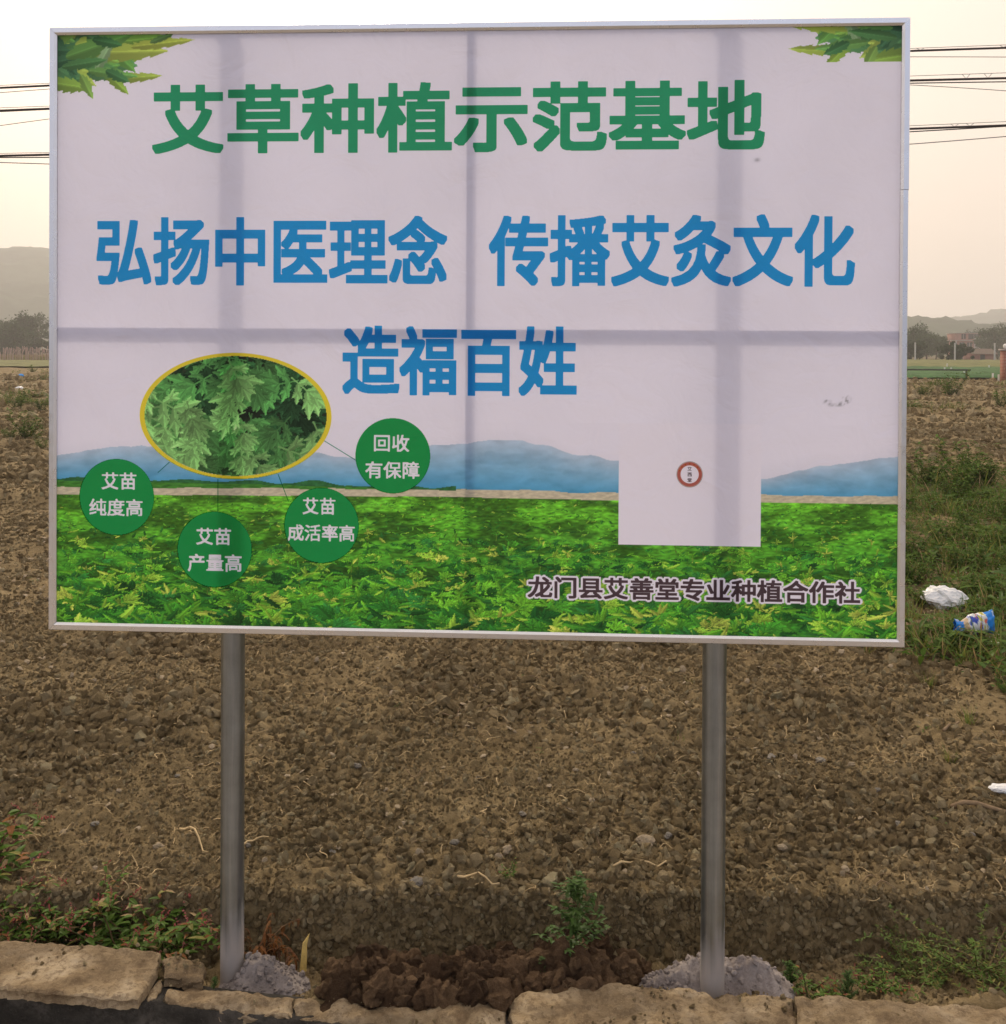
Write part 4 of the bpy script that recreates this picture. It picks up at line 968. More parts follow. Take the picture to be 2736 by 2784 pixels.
o = weed('goosefoot', 'goose', .215, 7); x, y = gxy(1083, 1818, -.03); setdown(o, x, y, .3, 1.05, .02); tag(o, 'upright bushy green weed growing from dug earth between the posts', 'weed')
o = weed('withered_weed', 'withered', .13, 9); x, y = gxy(484, 1788); setdown(o, x, y, 0, 1.2, .05); tag(o, 'withered brown weed beside the left post', 'dead weed')
vp = [weed('trailing_weed', 'vetch', .12, 31), weed('trailing_weed', 'vetch', .14, 32)]
for i, (a, b, s) in enumerate(((1770, 1812, 1.25), (1838, 1822, 1.35), (1895, 1835, 1.3), (1720, 1800, .8), (1960, 1830, 1.3))):
    o = vp[i] if i < 2 else copy_tree(vp[i % 2]); x, y = gxy(a, b, -.05); setdown(o, x, y, i*2.1+.5, s, .03); tag(o, 'trailing fine-leaved green weed in the ditch right of the right post', 'weed', 'trailing weeds right of the right post')
sp = [weed('small_weed', 'knot', .055, 41), weed('small_weed', 'goose', .06, 42)]
for i, (a, b, s) in enumerate(((1545, 1855, 1.1), (1605, 1862, 1.15), (1650, 1868, .9), (1500, 1800, 1.3), (1690, 1850, 1.0), (1020, 1858, .7), (985, 1868, .6), (1278, 1810, .8), (965, 1700, .6), (405, 1875, .5))):
    o = sp[i] if i < 2 else copy_tree(sp[i % 2])
    x, y = gxy(a, b, -.03); setdown(o, x, y, i*1.3, s, .02); tag(o, 'tiny green weed sprouting behind the kerb', 'weed', 'tiny weeds along the kerb')
# verge on the right
bp = [weed('leafy_weed', 'bush', .30, 51+i) for i in range(3)]; gp = [weed('grass_tuft', 'grass', .26, 61+i) for i in range(3)]
vs = [(2.62, 5.05, .55), (2.95, 5.3, .7), (2.45, 5.5, .5), (3.1, 5.85, .85), (2.55, 6.35, .6), (2.95, 6.55, .8), (3.4, 6.3, .9), (2.75, 7.05, .9), (3.2, 7.3, 1.0), (3.6, 7.2, 1.1), (3.0, 7.9, 1.1), (3.45, 8.2, 1.05), (3.9, 8.0, 1.1), (3.35, 9.0, 1.0), (4.0, 9.0, 1.0), (4.5, 9.3, 1.1), (3.9, 10.3, 1.1), (4.6, 10.6, 1.2), (4.35, 11.6, 1.3), (4.95, 11.2, 1.4), (5.5, 12.2, 1.2), (2.3, 4.75, .35), (2.8, 5.95, .5)]
for i, (x, y, s) in enumerate(vs):
    o = bp[i] if i < 3 else copy_tree(bp[i % 3]); setdown(o, x, y, i*1.7, s*.95, -.02); tag(o, 'dense leafy green weed on the verge right of the billboard', 'weed', 'leafy weeds on the right verge')
gs_ = [(2.28, 5.15, .7), (2.2, 5.6, .8), (2.35, 6.0, .9), (2.45, 6.6, 1.0), (2.0, 4.9, .5), (1.95, 4.35, .45), (2.25, 4.45, .5), (2.7, 7.6, 1.0), (2.15, 3.95, .55), (1.72, 4.0, .35), (2.05, 4.15, .4), (3.1, 8.6, 1.0), (4.2, 9.8, 1.1), (2.55, 4.6, .6), (2.75, 4.85, .7)]
for i, (x, y, s) in enumerate(gs_):
    o = gp[i] if i < 3 else copy_tree(gp[i % 3]); setdown(o, x, y, i*2.3, s*.85, -.01); tag(o, 'yellow-green grass tuft at the edge of the right verge', 'grass tuft', 'grass tufts on the right verge')
# bushes out in the field: foot point in the photograph, height in metres
FB = ((57, 838, .50, 'tallest green bush on the bare soil left of the billboard', None), (22, 832, .25, 'small bush beside the tallest bush left of the billboard', None), (80, 848, .22, 'low bush between the tallest left bush and the billboard', None),
      (1797, 749, .85, 'tall green bush on bare soil in front of the green crop', None), (1745, 752, .5, 'smaller bush beside the tall bush before the green crop', None), (1893, 769, .6, 'dark bush on bare soil in front of the brick pillar', None),
      (30, 775, .45, 'green bush on the low earth bund left of the billboard', 'bushes on the left bund'), (75, 778, .4, 'green bush on the low earth bund left of the billboard', 'bushes on the left bund'),
      (1760, 934, .45, 'green bush where the right verge meets bare soil', 'bushes at the end of the right verge'), (1838, 928, .55, 'green bush where the right verge meets bare soil', 'bushes at the end of the right verge'), (1870, 932, .4, 'green bush where the right verge meets bare soil', 'bushes at the end of the right verge'),
      (88, 723, .4, 'small bush on far soil behind the white scrap and the billboard edge', None), (62, 708, .4, 'small bush on far soil next to the blue plastic bag', None))
for i, (a, b, h, lb, gr) in enumerate(FB):
    x, y = gxy(a, b, 0.0); o = copy_tree(bp[i % 3]); setdown(o, x, y, i*2.7, h/.30, -.02)
    if 'group' in o: del o['group']
    tag(o, lb, 'bush', gr)
# low ground cover between them
def cover_proto(name, kind, h, seed):
    random.seed(seed); mb = MB()
    for i in range(10 if kind else 12):
        a = random.uniform(0, 6.28)
        if kind:
            p = Vector((random.gauss(0, h*.5), random.gauss(0, h*.5), random.uniform(.05, .8)*h))
            add_leaf(mb, p, (math.cos(a), math.sin(a), random.uniform(-.1, .7)), (0, 0, 1), h*random.uniform(.4, .8), h*random.uniform(.12, .22), random.choice([GREEN['bush'], GREEN['bush'], GREEN['dark'], GREEN['knot']]))
        else:
            L_ = h*random.uniform(.6, 1.3); P = curve_pts((random.gauss(0, h*.25), random.gauss(0, h*.25), 0), (math.cos(a)*.5, math.sin(a)*.5, 1), L_, 3, .08, .15); s_ = Vector((-math.sin(a), math.cos(a), 0)); V = []
            for q, w_ in zip(P, (1, .9, .6, .05)): V += [q+s_*w_*h*.022, q-s_*w_*h*.022]
            mb.add(V, [(2*k, 2*k+1, 2*k+3, 2*k+2) for k in range(3)], random.choice([GREEN['grass'], GREEN['bush'], GREEN['yel'], GREEN['dry']]))
    if seed == 2:
        for i in range(2): add_leaf(mb, (random.gauss(0, h*.4), random.gauss(0, h*.4), h*.95), (1, 0, .3), (0, 0, 1), h*.09, h*.05, (.62, .62, .5))
    o = mesh(name, mb.V, mb.F, M['leaf'], None, False, np.array(mb.C), do_link=False); return o
cov = protos('cover_shapes', [cover_proto('sprig', 1, .09, 1), cover_proto('sprig', 1, .08, 2), cover_proto('sprig', 1, .10, 3), cover_proto('blades', 0, .10, 4), cover_proto('blades', 0, .12, 5)])
X = rng.uniform(1.5, 9, 34000); Y = rng.uniform(3.4, 14, 34000)
vl = X - np.interp(Y, [3.4, 4.5, 5.1, 5.5, 6, 8, 10, 14], [2.3, 2.35, 2.35, 2.2, 2.3, 2.75, 3.5, 5.2])
k = rng.uniform(0, 1, 34000) < sst(-.3, .5, vl + .35*pn(X*1.6, Y*1.6, 81))*(.35+.65*sst(-.25, .2, pn(X*.9, Y*.9, 82)))*(1-sst(10.5, 13.5, Y))
X, Y = X[k], Y[k]; n = len(X)
scatter('verge_weeds', np.stack([X, Y, hfield(X, Y, .5)-.005], 1), np.stack([rng.normal(0, .15, n), rng.normal(0, .15, n), rng.uniform(-3, 3, n)], 1), rng.uniform(.5, 1.6, n)*(.6+.7*sst(-.3, .4, pn(X*.8, Y*.8, 83))), rng.integers(0, 5, n), cov, 'low green weeds and grass covering the right verge')
# sparse seedlings over the soil
X, Y = rnd_band(3.2, 13, 420); k = (X > .2+.1*Y) | (rng.uniform(0, 1, 420) < .3); X, Y = X[k], Y[k]; n = len(X)
scatter('seedlings', np.stack([X, Y, hfield(X, Y, .5)], 1), np.stack([np.zeros(n), np.zeros(n), rng.uniform(-3, 3, n)], 1), rng.uniform(.12, .4, n), rng.integers(0, 5, n), cov, 'tiny scattered green seedlings on the soil')
# grass on the far bunds of the field
X = rng.uniform(-30, 34, 9000); Y = rng.choice([11.3, 16.4, 26, 29.5, 40, 52], 9000, p=[.2, .2, .2, .12, .16, .12]); Y = Y + rng.normal(0, .25, 9000)+.02*X + .5*pn(X*.16, 3.3, 12)
k = rng.uniform(0, 1, 9000) < sst(-.05, .3, pn(X*.5, Y*.3, 85)); X, Y = X[k], Y[k]; n = len(X)
scatter('bund_grass', np.stack([X, Y, hfield(X, Y, 0)], 1), np.stack([np.zeros(n), np.zeros(n), rng.uniform(-3, 3, n)], 1), rng.uniform(1, 3.0, n), rng.integers(0, 5, n), cov, 'patchy green grass along the low field bunds')

# ------------------------------------------------------------------ mortar round the post feet
mcr = protos('mortar_crumb_shapes', [lump('mortar_crumb', s+70, 1, .5, .7, M['mortar']) for s in range(5)])
def mound(px, hgt, seed, label):
    poly = np.array([gxy(*p, -.03) for p in px]); x0, y0 = poly.min(0)-.02; x1, y1 = poly.max(0)+.02; d = .0065
    V, Fc = grid(x0, x1, y0, y1, d, lambda X, Y: X*0); sd, near = sdist(V[:, :2], poly); s = np.maximum(sd, 0)
    b = hfield(V[:, 0], V[:, 1], 0); b = np.minimum(b, .0)
    lum = .010*(.6-worley(V[:, 0]*70, V[:, 1]*70, seed+3)) + .020*np.abs(pn(V[:, 0]*24, V[:, 1]*24, seed)) + .011*pn(V[:, 0]*50, V[:, 1]*50, seed+1) + .025*pn(V[:, 0]*9, V[:, 1]*9, seed+2) + .010*(.6-worley(V[:, 0]*38, V[:, 1]*38, seed))
    V[:, 2] = -.055 + (hgt + .045+lum)*sst(-.004, .10, sd) - .05*(sd < 0)
    Fc = Fc[(sd[Fc] > -.012).all(1)]; o = mesh('mortar_mound', V, Fc, M['mortar'], None, False); tag(o, label, 'mortar')
    rg = np.random.default_rng(seed); ii = rg.choice(np.flatnonzero(sd > .004), 260); ss = .003+.011*rg.uniform(0, 1, 260)**2.5; Pm = V[ii]+np.array([0, 0, 1])*(ss*.2)[:, None]
    scatter('mortar_crumbs', Pm, rg.uniform(-3, 3, (260, 3)), ss, rg.integers(0, 5, 260), mcr, label.replace('rough grey mortar heaped', 'loose grey mortar crumbs'))
mound([(396, 1880), (430, 1820), (470, 1800), (540, 1806), (585, 1830), (592, 1868), (560, 1892), (480, 1888)], .0, 91, 'rough grey mortar heaped at the foot of the left post')
mound([(1185, 1880), (1215, 1835), (1290, 1800), (1390, 1800), (1470, 1815), (1508, 1850), (1500, 1878), (1420, 1888), (1330, 1893)], .006, 92, 'rough grey mortar heaped at the foot of the right post')

# ------------------------------------------------------------------ stones, sticks and litter
stone_me = [lump('stone', s+40, 3, .3, .62, M['stone'] if s % 2 else M['greystone']).data for s in range(6)]
def stone(a, b, wpx, k, label, group=None, z=0):
    x, y = gxy(a, b, z); o = bpy.data.objects.new('stone', stone_me[k]); link(o); s = wpx*1.437/F*y*.5
    o.location = (x, y, float(hfield(x, y))+s*.3); o.scale = (s, s*.9, s*.9); o.rotation_euler = (random.uniform(-.3, .3), random.uniform(-.3, .3), random.uniform(0, 6)); tag(o, label, 'stone', group)
random.seed(5)
stone(1222, 1608, 36, 1, 'largest pale rounded stone on the soil left of the right post')
stone(664, 1780, 22, 3, 'small white-grey stone on the dug earth near the yellow splinter')
stone(538, 1872, 13, 5, 'pebble on the mortar at the left post'); 
for i, (a, b, wp) in enumerate(((675, 1447, 18), (1024, 1335, 14), (835, 1388, 11), (1300, 1353, 12), (1553, 1447, 22), (1610, 1460, 15), (1460, 1448, 20), (1480, 1610, 20), (1265, 1585, 20), (1120, 1525, 14), (990, 1545, 16), (960, 1628, 24), (790, 1680, 26), (760, 1580, 16), (860, 1612, 18), (560, 1555, 17), (470, 1600, 14), (300, 1605, 22), (180, 1560, 16), (120, 1580, 20), (62, 1620, 18), (225, 1500, 13), (335, 1460, 14), (130, 1480, 13), (240, 1375, 12), (1040, 1575, 15), (1450, 1700, 16), (1600, 1640, 18), (1700, 1560, 16), (1760, 1640, 20), (1660, 1500, 13), (1560, 1380, 12), (1200, 1440, 13), (1090, 1470, 13), (905, 1480, 12), (730, 1500, 12), (630, 1620, 15), (1330, 1650, 16), (1840, 1590, 15), (40, 1520, 14))):
    stone(a, b, wp, i % 6, 'small stone half sunk in the tilled soil', 'stones on the tilled soil')
stone(180, 1862-18, 16, 1, 'pebble lying on the left concrete slab', None, .02);
def stick(name, a, b, rad, mat, label, cat, z=.02, lift=.02, rise=0.0):
    (x0, y0), (x1, y1) = gxy(*a), gxy(*b); P = [(x0+(x1-x0)*t, y0+(y1-y0)*t+.012*math.sin(t*5), float(hfield(x0+(x1-x0)*t, y0+(y1-y0)*t))+lift+rise*t) for t in np.linspace(0, 1, 7)]
    mb = MB(); mb.tube(P, [rad*(1-.07*k) for k in range(7)], 6); o = mb.build(name, M[mat], None, True); tag(o, label, cat)
stick('stick', (1785, 1440), (1812, 1418), .007, 'twig', 'short grey stick lying on the soil below the weeds', 'stick')
stick('branch', (1800, 1575), (1960, 1600), .010, 'twig', 'brown branch lying on the soil near the right edge of the field', 'branch')
stick('dry_root', (865, 1715), (945, 1735), .004, 'straw', 'curved dry root lying above the dug earth', 'root', lift=.03)
stick('dry_stalk', (1160, 1695), (1260, 1680), .004, 'straw', 'pale dry stalk lying left of the right post', 'stalk', lift=.025)
stick('dry_stalk', (340, 1610), (395, 1650), .004, 'straw', 'forked pale dry stalk lying left of the left post', 'stalk', lift=.025)
stick('dry_stalk', (445, 1645), (510, 1632), .004, 'straw', 'pale dry stalk lying right of the left post', 'stalk', lift=.025)
# bright splinter standing in the earth
x, y = gxy(574, 1806, -.05); zz = float(hfield(x, y))+.055
mb = MB(); mb.add([(x-.010, y, zz-.02), (x+.008, y, zz-.02), (x+.009, y+.002, zz+.05), (x+.016, y+.004, zz+.082), (x-.003, y+.002, zz+.055), (x-.010, y+.006, zz-.02), (x+.008, y+.006, zz-.02), (x+.009, y+.008, zz+.05), (x+.016, y+.008, zz+.082), (x-.003, y+.008, zz+.055)],
    [(0, 1, 2, 4), (4, 2, 3), (6, 5, 9, 7), (7, 9, 8), (1, 6, 7, 2), (2, 7, 8, 3), (5, 0, 4, 9), (9, 4, 3, 8)])
tag(mb.build('wood_splinter', princ('split_yellow_wood', (.72, .52, .16), .6, var=.25, scale=60)), 'bright yellow wood splinter standing right of the left post', 'splinter')
# crumpled white bag and the blue sweet wrapper
def crumple(name, sub, f, sc_, mat, seed, colf=None):
    bm = bmesh.new(); bmesh.ops.create_icosphere(bm, subdivisions=sub, radius=1); P = np.array([v.co[:] for v in bm.verts])
    k = 1 + .22*pn(P[:, 0]*1.6+P[:, 2], P[:, 1]*1.6, seed) + .16*np.abs(pn(P[:, 0]*4+P[:, 2]*3, P[:, 1]*4-P[:, 2]*2, seed+1)) - .12*np.abs(pn(P[:, 0]*8, P[:, 1]*8+P[:, 2]*7, seed+2))
    P = f(P*k[:, None])*np.array(sc_); fc = [tuple(v.index for v in q.verts) for q in bm.faces]; bm.free()
    return mesh(name, P, fc, mat, None, False, colf(P/np.array(sc_)) if colf else None)
bag = crumple('plastic_bag', 4, lambda P: P*np.array([1, 1, 1])*np.where(P[:, 2:3] < -.3, .8, 1), (.14, .10, .082), M['plastic'], 3)
x, y = gxy(1790, 1150, .05); bag.location = (x, y, float(hfield(x, y))+.06); bag.rotation_euler = (0, .2, .2); tag(bag, 'crumpled white plastic bag lying among the verge weeds', 'plastic bag')
def wrapper(name, L_, rad, mat):
    # a pillow packet twisted shut near one end, both ends flared
    nt_, na = 64, 40; T = np.linspace(-1, 1, nt_); A_ = np.linspace(0, 2*np.pi, na, endpoint=False); TT, AA = np.meshgrid(T, A_, indexing='ij')
    prof = np.interp(T, [-1, -.86, -.66, -.5, -.2, .3, .58, .72, 1.0], [.80, .72, .42, .62, .95, 1.05, .95, 1.0, 1.12])
    flat = np.interp(T, [-1, -.66, -.3, .4, .75, 1], [.35, .8, .75, .7, .5, .22])
    rr_ = prof[:, None]*(1+.05*np.sin(AA*9+TT*3)*np.interp(np.abs(T), [0, .5, 1], [.3, 1, 2.0])[:, None]+.10*pn(np.cos(AA)*1.8+TT*4, np.sin(AA)*1.8, 5)-.10*np.abs(pn(TT*7, AA*1.6, 6)))*rad
    V = np.stack([TT*L_+.006*pn(AA*2, TT*3, 3), np.cos(AA)*rr_*flat[:, None], np.sin(AA)*rr_], -1).reshape(-1, 3)
    C = np.tile(np.array([.80, .80, .76]), (len(V), 1)); t = TT.ravel()+.06*pn(AA.ravel()*1.5, TT.ravel()*3, 2); a = AA.ravel(); b = (t < -.60) | (t > .56)
    m1 = pn(t*4, a*.9, 14); m2 = pn(t*5+3, a*1.1, 15); C[(m1 > .16) & (t > -.35) & (t < .25)] = (.03, .07, .42); C[(t > -.6) & (t < -.36)] = (.72, .52, .30); C[(m2 > .22) & (t > .1)] = (.62, .55, .08); C[(m2 < -.35) & (t > .0)] = (.55, .10, .05)
    C[b] = (.02, .26, .76); C[b & (m2 > .3)] = (.5, .62, .8)
    i = np.arange(nt_-1)[:, None]*na + np.arange(na)[None]; j = np.arange(nt_-1)[:, None]*na + (np.arange(na)[None]+1) % na
    return mesh(name, V, np.stack([i.ravel(), i.ravel()+na, j.ravel()+na, j.ravel()], 1), mat, None, True, C)
wr = wrapper('sweet_wrapper', .105, .056, M['vcol']); x, y = gxy(1843, 1220, .06); wr.location = (x, y, float(hfield(x, y))+.11); wr.rotation_euler = (.1, -.12, .1)
tag(wr, 'blue and white crumpled sweet wrapper caught on the verge weeds', 'wrapper')
pp = crumple('paper_scrap', 4, lambda P: P*np.array([1, 1, .6]), (.05, .03, .022), M['plastic'], 12); x, y = gxy(1900, 1528, 0); pp.location = (x, y, float(hfield(x, y))+.02); tag(pp, 'scrap of dirty white paper lying on soil near the branch', 'paper')
bb = crumple('blue_bag', 3, lambda P: P, (.13, .09, .08), princ('blue_plastic', (.05, .32, .75), .4), 15); x, y = gxy(40, 716, 0.0); bb.location = (x, y, float(hfield(x, y, 0))+.12); tag(bb, 'small blue plastic bag lying far out on the bare field', 'plastic bag')
w2 = crumple('white_rag', 3, lambda P: P, (.13, .1, .06), M['plastic'], 16); x, y = gxy(36, 737, 0.0); w2.location = (x, y, float(hfield(x, y, 0))+.05); tag(w2, 'white scrap lying on the field nearer than the blue bag', 'rag')

# ------------------------------------------------------------------ cables and their poles
CY_ = 24.0
def zat(px, py): q = atY(px, py, CY_); return q[0], q[2]
def cable(name, pts, rpx, mat, label, group=None):
    A = np.array([zat(*p) for p in pts]); xs_ = np.concatenate([np.linspace(-21, 21, 60)])
    o_ = np.argsort(A[:, 0]); A = A[o_]; co_ = np.polyfit(A[:, 0], A[:, 1], min(2, len(A)-1)) if len(A) < 5 else None
    z = np.polyval(co_, xs_) if co_ is not None else np.interp(xs_, A[:, 0], A[:, 1])
    mb = MB(); mb.tube([(x, CY_, zz) for x, zz in zip(xs_, z)], max(.006, rpx*CY_/F*.5), 5); o = mb.build(name, M[mat]); tag(o, label, 'cable', group); return lambda x: float(np.polyval(co_, x))
T1 = cable('messenger_wire', [(0, 231), (134, 227), (2470, 131), (2736, 122)], 1.6, 'wire', 'thin steel wire above the highest cable bundle behind the billboard', None)
B1 = cable('cable_bundle', [(0, 238), (134, 233), (2470, 138), (2736, 130)], 6.0, 'cable', 'highest thick black cable bundle behind the billboard')
cable('thin_cable', [(0, 253), (134, 240), (2470, 155), (2736, 154)], 2.0, 'wire', 'thin sagging wire just under the highest cable bundle')
T2 = cable('messenger_wire', [(0, 292), (134, 289), (2470, 206), (2736, 198)], 1.6, 'wire', 'thin steel wire above the middle cable bundle')
B2 = cable('cable_bundle', [(0, 301), (134, 295), (2470, 219), (2736, 212)], 6.5, 'cable', 'middle thick black cable bundle behind the billboard')
cable('thin_cable', [(0, 303), (134, 297), (2470, 226), (2736, 222)], 3.2, 'cable', 'dark cable running just under the middle cable bundle')
cable('thin_cable', [(0, 334), (134, 331), (2470, 226), (2736, 250)], 2.0, 'wire', 'thin drop wire falling away from the middle cable bundle')
T3 = cable('messenger_wire', [(0, 417), (134, 414), (2470, 342), (2736, 330)], 1.6, 'wire', 'thin steel wire above the lowest cable bundle')
B3 = cable('cable_bundle', [(0, 423), (134, 421), (2470, 350), (2736, 341)], 6.5, 'cable', 'lowest thick black cable bundle behind the billboard')
cable('thin_cable', [(0, 426), (134, 430), (2470, 357), (2736, 344)], 3.2, 'cable', 'dark cable twisting along the lowest cable bundle')
cable('thin_cable', [(0, 443), (134, 444), (2470, 393), (2736, 370)], 2.6, 'wire', 'lowest single wire sagging under all the bundles')
for T_, B_, xs_, nm in ((T1, B1, (9.5, 11.4), 'highest'), (T2, B2, (10.55, 11.05), 'middle'), (T3, B3, (10.3, 10.65), 'lowest')):
    for x in xs_:
        mb = MB(); mb.tube([(x-.09, CY_, T_(x-.09)), (x, CY_, B_(x)+.01), (x+.09, CY_, T_(x+.09))], .006, 4); tag(mb.build('cable_hanger', M['wire']), 'small V-shaped hanger on the %s cable bundle' % nm, 'hanger', 'hangers on the %s cable bundle' % nm)
for x in (-21, 21):
    pr = empty('utility_pole', (x, CY_+.2, float(hlow(x, CY_)))); mb = MB(); mb.tube([(0, 0, -.3), (0, 0, 10.5)], [.16, .10], 14); mb.build('pole_shaft', M['conc_post'], pr, True)
    for z in (6.1, 7.4, 8.3): box('cross_arm', (-.05, -.28, z), (.05, -.08, z+.08), M['rail'], pr)
    tag(pr, 'concrete utility pole carrying the cables', 'utility pole', 'utility poles')

# ------------------------------------------------------------------ trees
def tree_proto(name, h, w_, seed, kind='round', leaf=.46, n=3600, col=(.05, .085, .028)):
    random.seed(seed); root = empty(name); tr = MB(); cr_ = MB()
    P = curve_pts((0, 0, -.2), (random.gauss(0, .06), random.gauss(0, .06), 1), h*.62, 6, .06, 0); tr.tube(P, [h*.028*(1-.11*k) for k in range(7)], 7, (.10, .075, .05))
    clumps = []
    for i in range(13 if kind != 'umbrella' else 9):
        a = random.uniform(0, 6.28); k = random.choice([3, 4, 5, 6]) if kind != 'umbrella' else random.choice([5, 6])
        if kind == 'umbrella': d = (math.cos(a), math.sin(a), random.uniform(.5, 1.1)); L_ = h*random.uniform(.2, .42)
        elif kind == 'tall': d = (math.cos(a)*.5, math.sin(a)*.5, random.uniform(.2, 1.2)); L_ = h*random.uniform(.15, .36)
        else: d = (math.cos(a), math.sin(a), random.uniform(.1, 1.0)); L_ = w_*random.uniform(.2, .5)
        B = curve_pts(P[k], d, L_, 4, .12, .02); tr.tube(B, [h*.010*(1-.15*j) for j in range(5)], 5, (.10, .075, .05))
        for j in (2, 3, 4): clumps.append((B[j], random.uniform(.10, .19)*h if kind != 'umbrella' else random.uniform(.07, .12)*h))
    if kind != 'umbrella':
        for i in range(10): clumps.append((Vector((random.gauss(0, w_*.22), random.gauss(0, w_*.22), h*random.uniform(.12, .55))), h*random.uniform(.10, .17)))
    for i in range(n):
        c, r = random.choice(clumps); v = Vector((random.gauss(0, 1), random.gauss(0, 1), random.gauss(0, .7))); v = v.normalized()*r*random.uniform(.45, 1.05)
        q = c+v; q.z = max(q.z, .1); a = Vector((random.gauss(0, 1), random.gauss(0, 1), random.gauss(0, 1))).normalized(); b = a.cross(Vector((random.gauss(0, 1), random.gauss(0, 1), random.gauss(0, 1)))).normalized(); s = leaf*random.uniform(.5, 1.2)
        kk = random.uniform(.6, 1.35); cr_.add([q-a*s*.5, q+b*s*.28, q+a*s*.5, q-b*s*.28], [(0, 1, 2, 3)], tuple(x*kk for x in col))
    tr.build('trunk', M['bark'], root, True); cr_.build('crown', M['leaf'], root); return root
protosT = [tree_proto('broadleaf_tree', 7.0, 6.5, 1), tree_proto('broadleaf_tree', 6.2, 7.0, 2, col=(.055, .09, .03)), tree_proto('slender_tree', 8.5, 4.0, 3, 'tall', col=(.045, .075, .025)), tree_proto('umbrella_tree', 8.0, 6.0, 4, 'umbrella', .36, 1900), tree_proto('round_shrub', 3.2, 4.2, 5, col=(.04, .07, .022))]
usedp = set()
def put(k, x, y, s, rz, label, cat='tree', group=None):
    o = protosT[k] if k not in usedp else copy_tree(protosT[k]); usedp.add(k)
    o.location = (x, y, float(hlow(x, y))-.1); o.scale = (s, s, s); o.rotation_euler.z = rz; tag(o, label, cat, group)
random.seed(77)
q = atY(62, 900, 205); put(2, q[0], 205, 1.15, .3, 'tall slender tree rising over the left tree line', 'tree')
q = atY(108, 900, 215); put(3, q[0], 215, 1.22, 1.0, 'flat-topped umbrella-shaped tree standing above the left tree line')
i = 0
for x in np.arange(-122, 30, 5.2):
    y = 200+random.uniform(-8, 10); put(i % 2, x+random.uniform(-1, 1), y, random.uniform(1.0, 1.3), i*1.3, 'dark broadleaf tree in the row behind the pale stakes', 'tree', 'tree row beyond the stakes'); i += 1
for x in np.arange(-120, 20, 4.3): put(4, x, 188+random.uniform(-3, 3), random.uniform(.95, 1.3), x, 'dark rounded shrub at the foot of the left tree row', 'shrub', 'shrubs below the tree row')
# right side: foot column in the photograph, depth, scale, kind
for a, Y_, s, k, lb in ((2478, 190, 1.05, 0, 0), (2500, 185, .8, 1, 0), (2520, 195, .9, 0, 0), (2545, 200, .85, 1, 0), (2400, 190, 1.0, 1, 0), (2330, 195, 1.0, 0, 0), (2260, 190, .9, 1, 0), (2180, 195, 1.0, 0, 0)):
    q = atY(a, 940, Y_); put(k, q[0], Y_, s, a, 'dark broadleaf tree between the billboard and the red house', 'tree', 'trees left of the red house')
for a, Y_, s, k in ((2690, 240, 1.15, 0), (2715, 225, 1.2, 1), (2745, 230, 1.25, 0), (2775, 235, 1.2, 1), (2660, 330, 1.3, 2), (2700, 335, 1.4, 2), (2820, 235, 1.1, 0)):
    q = atY(a, 940, Y_); put(k, q[0], Y_, s, a*.7, 'dark tree on the far side of the red house' if Y_ > 300 else 'dark tree standing right of the red house', 'tree', 'trees behind the red house' if Y_ > 300 else 'trees right of the red house')
q = atY(2588, 950, 138); put(4, q[0], 138, .82, 0, 'dark round shrub in front of the red house', 'shrub'); q = atY(2608, 950, 137); put(4, q[0], 137, .72, 2, 'smaller dark shrub beside the shed', 'shrub')
q = atY(2470, 950, 150); put(4, q[0], 150, 1.0, 1, 'dark low shrub by the wire fence near the billboard', 'shrub')

# ------------------------------------------------------------------ pale stakes on the left
random.seed(8); mb = MB()
for x in np.arange(-66, 30, .16):
    for r_ in range(2):
        y = 89+r_*1.3+random.uniform(-.2, .2); l_ = random.gauss(0, .12); h = random.uniform(.95, 1.25); z0 = float(hlow(x, y)); mb.box((x-.022, y-.02, z0), (x+.022, y+.02, z0+h*.5))
        V = boxv((x-.022, y-.02, z0+h*.5), (x+.022, y+.02, z0+h)); V[4:, 0] += l_; mb.add(V, BOXF)
so_ = mb.build('crop_stakes', M['stake']); tag(so_, 'dense rows of pale pinkish crop stakes below the left trees', None, None, 'stuff')
def sheet(name, x0, x1, y0, y1, z, mat, label, amp=.05, d=.8):
    V, Fc = grid(x0, x1, y0, y1, d, lambda X, Y: hlow(X, Y)+z+amp*pn(X*1.3, Y*1.3, 7)); o = mesh(name, V, Fc, mat, None, True); tag(o, label, None, None, 'structure')
sheet('grass_strip', -70, 12, 66, 88, .06, M['dry_crop'], 'yellow-green grass strip in front of the stakes')
# ------------------------------------------------------------------ right: crop field, rail, pegs, brick pillar, concrete posts
V, Fc = grid(13, 75, 51, 74, .35, lambda X, Y: hlow(X, Y)+.10+.06*np.abs(pn(X*2.2, Y*2.2, 3))+.07*np.abs(np.sin(Y*3.2))); tag(mesh('crop_field', V, Fc, M['crop'], None, True), 'low green crop rows in the field on the right', None, None, 'structure')
sheet('grass_field', 13, 95, 75, 128, .10, M['dry_crop'], 'yellow-green grass field behind the crop', .10)
rf = empty('rail_fence', (15, 49.5, 0)); z0 = float(hlow(18, 49.5))
mb = MB(); mb.tube([(-1, 0, z0+.50), (7.1, 0, z0+.50)], .035, 8); mb.build('rail', M['rail'], rf)
for x in (-1, 3.75, 6.9):
    mb = MB(); mb.tube([(x, 0, z0-.1), (x, 0, z0+.52)], .04, 8); mb.build('fence_post', M['rail'], rf)
tag(rf, 'low dark pipe rail running to the brick pillar', 'fence')
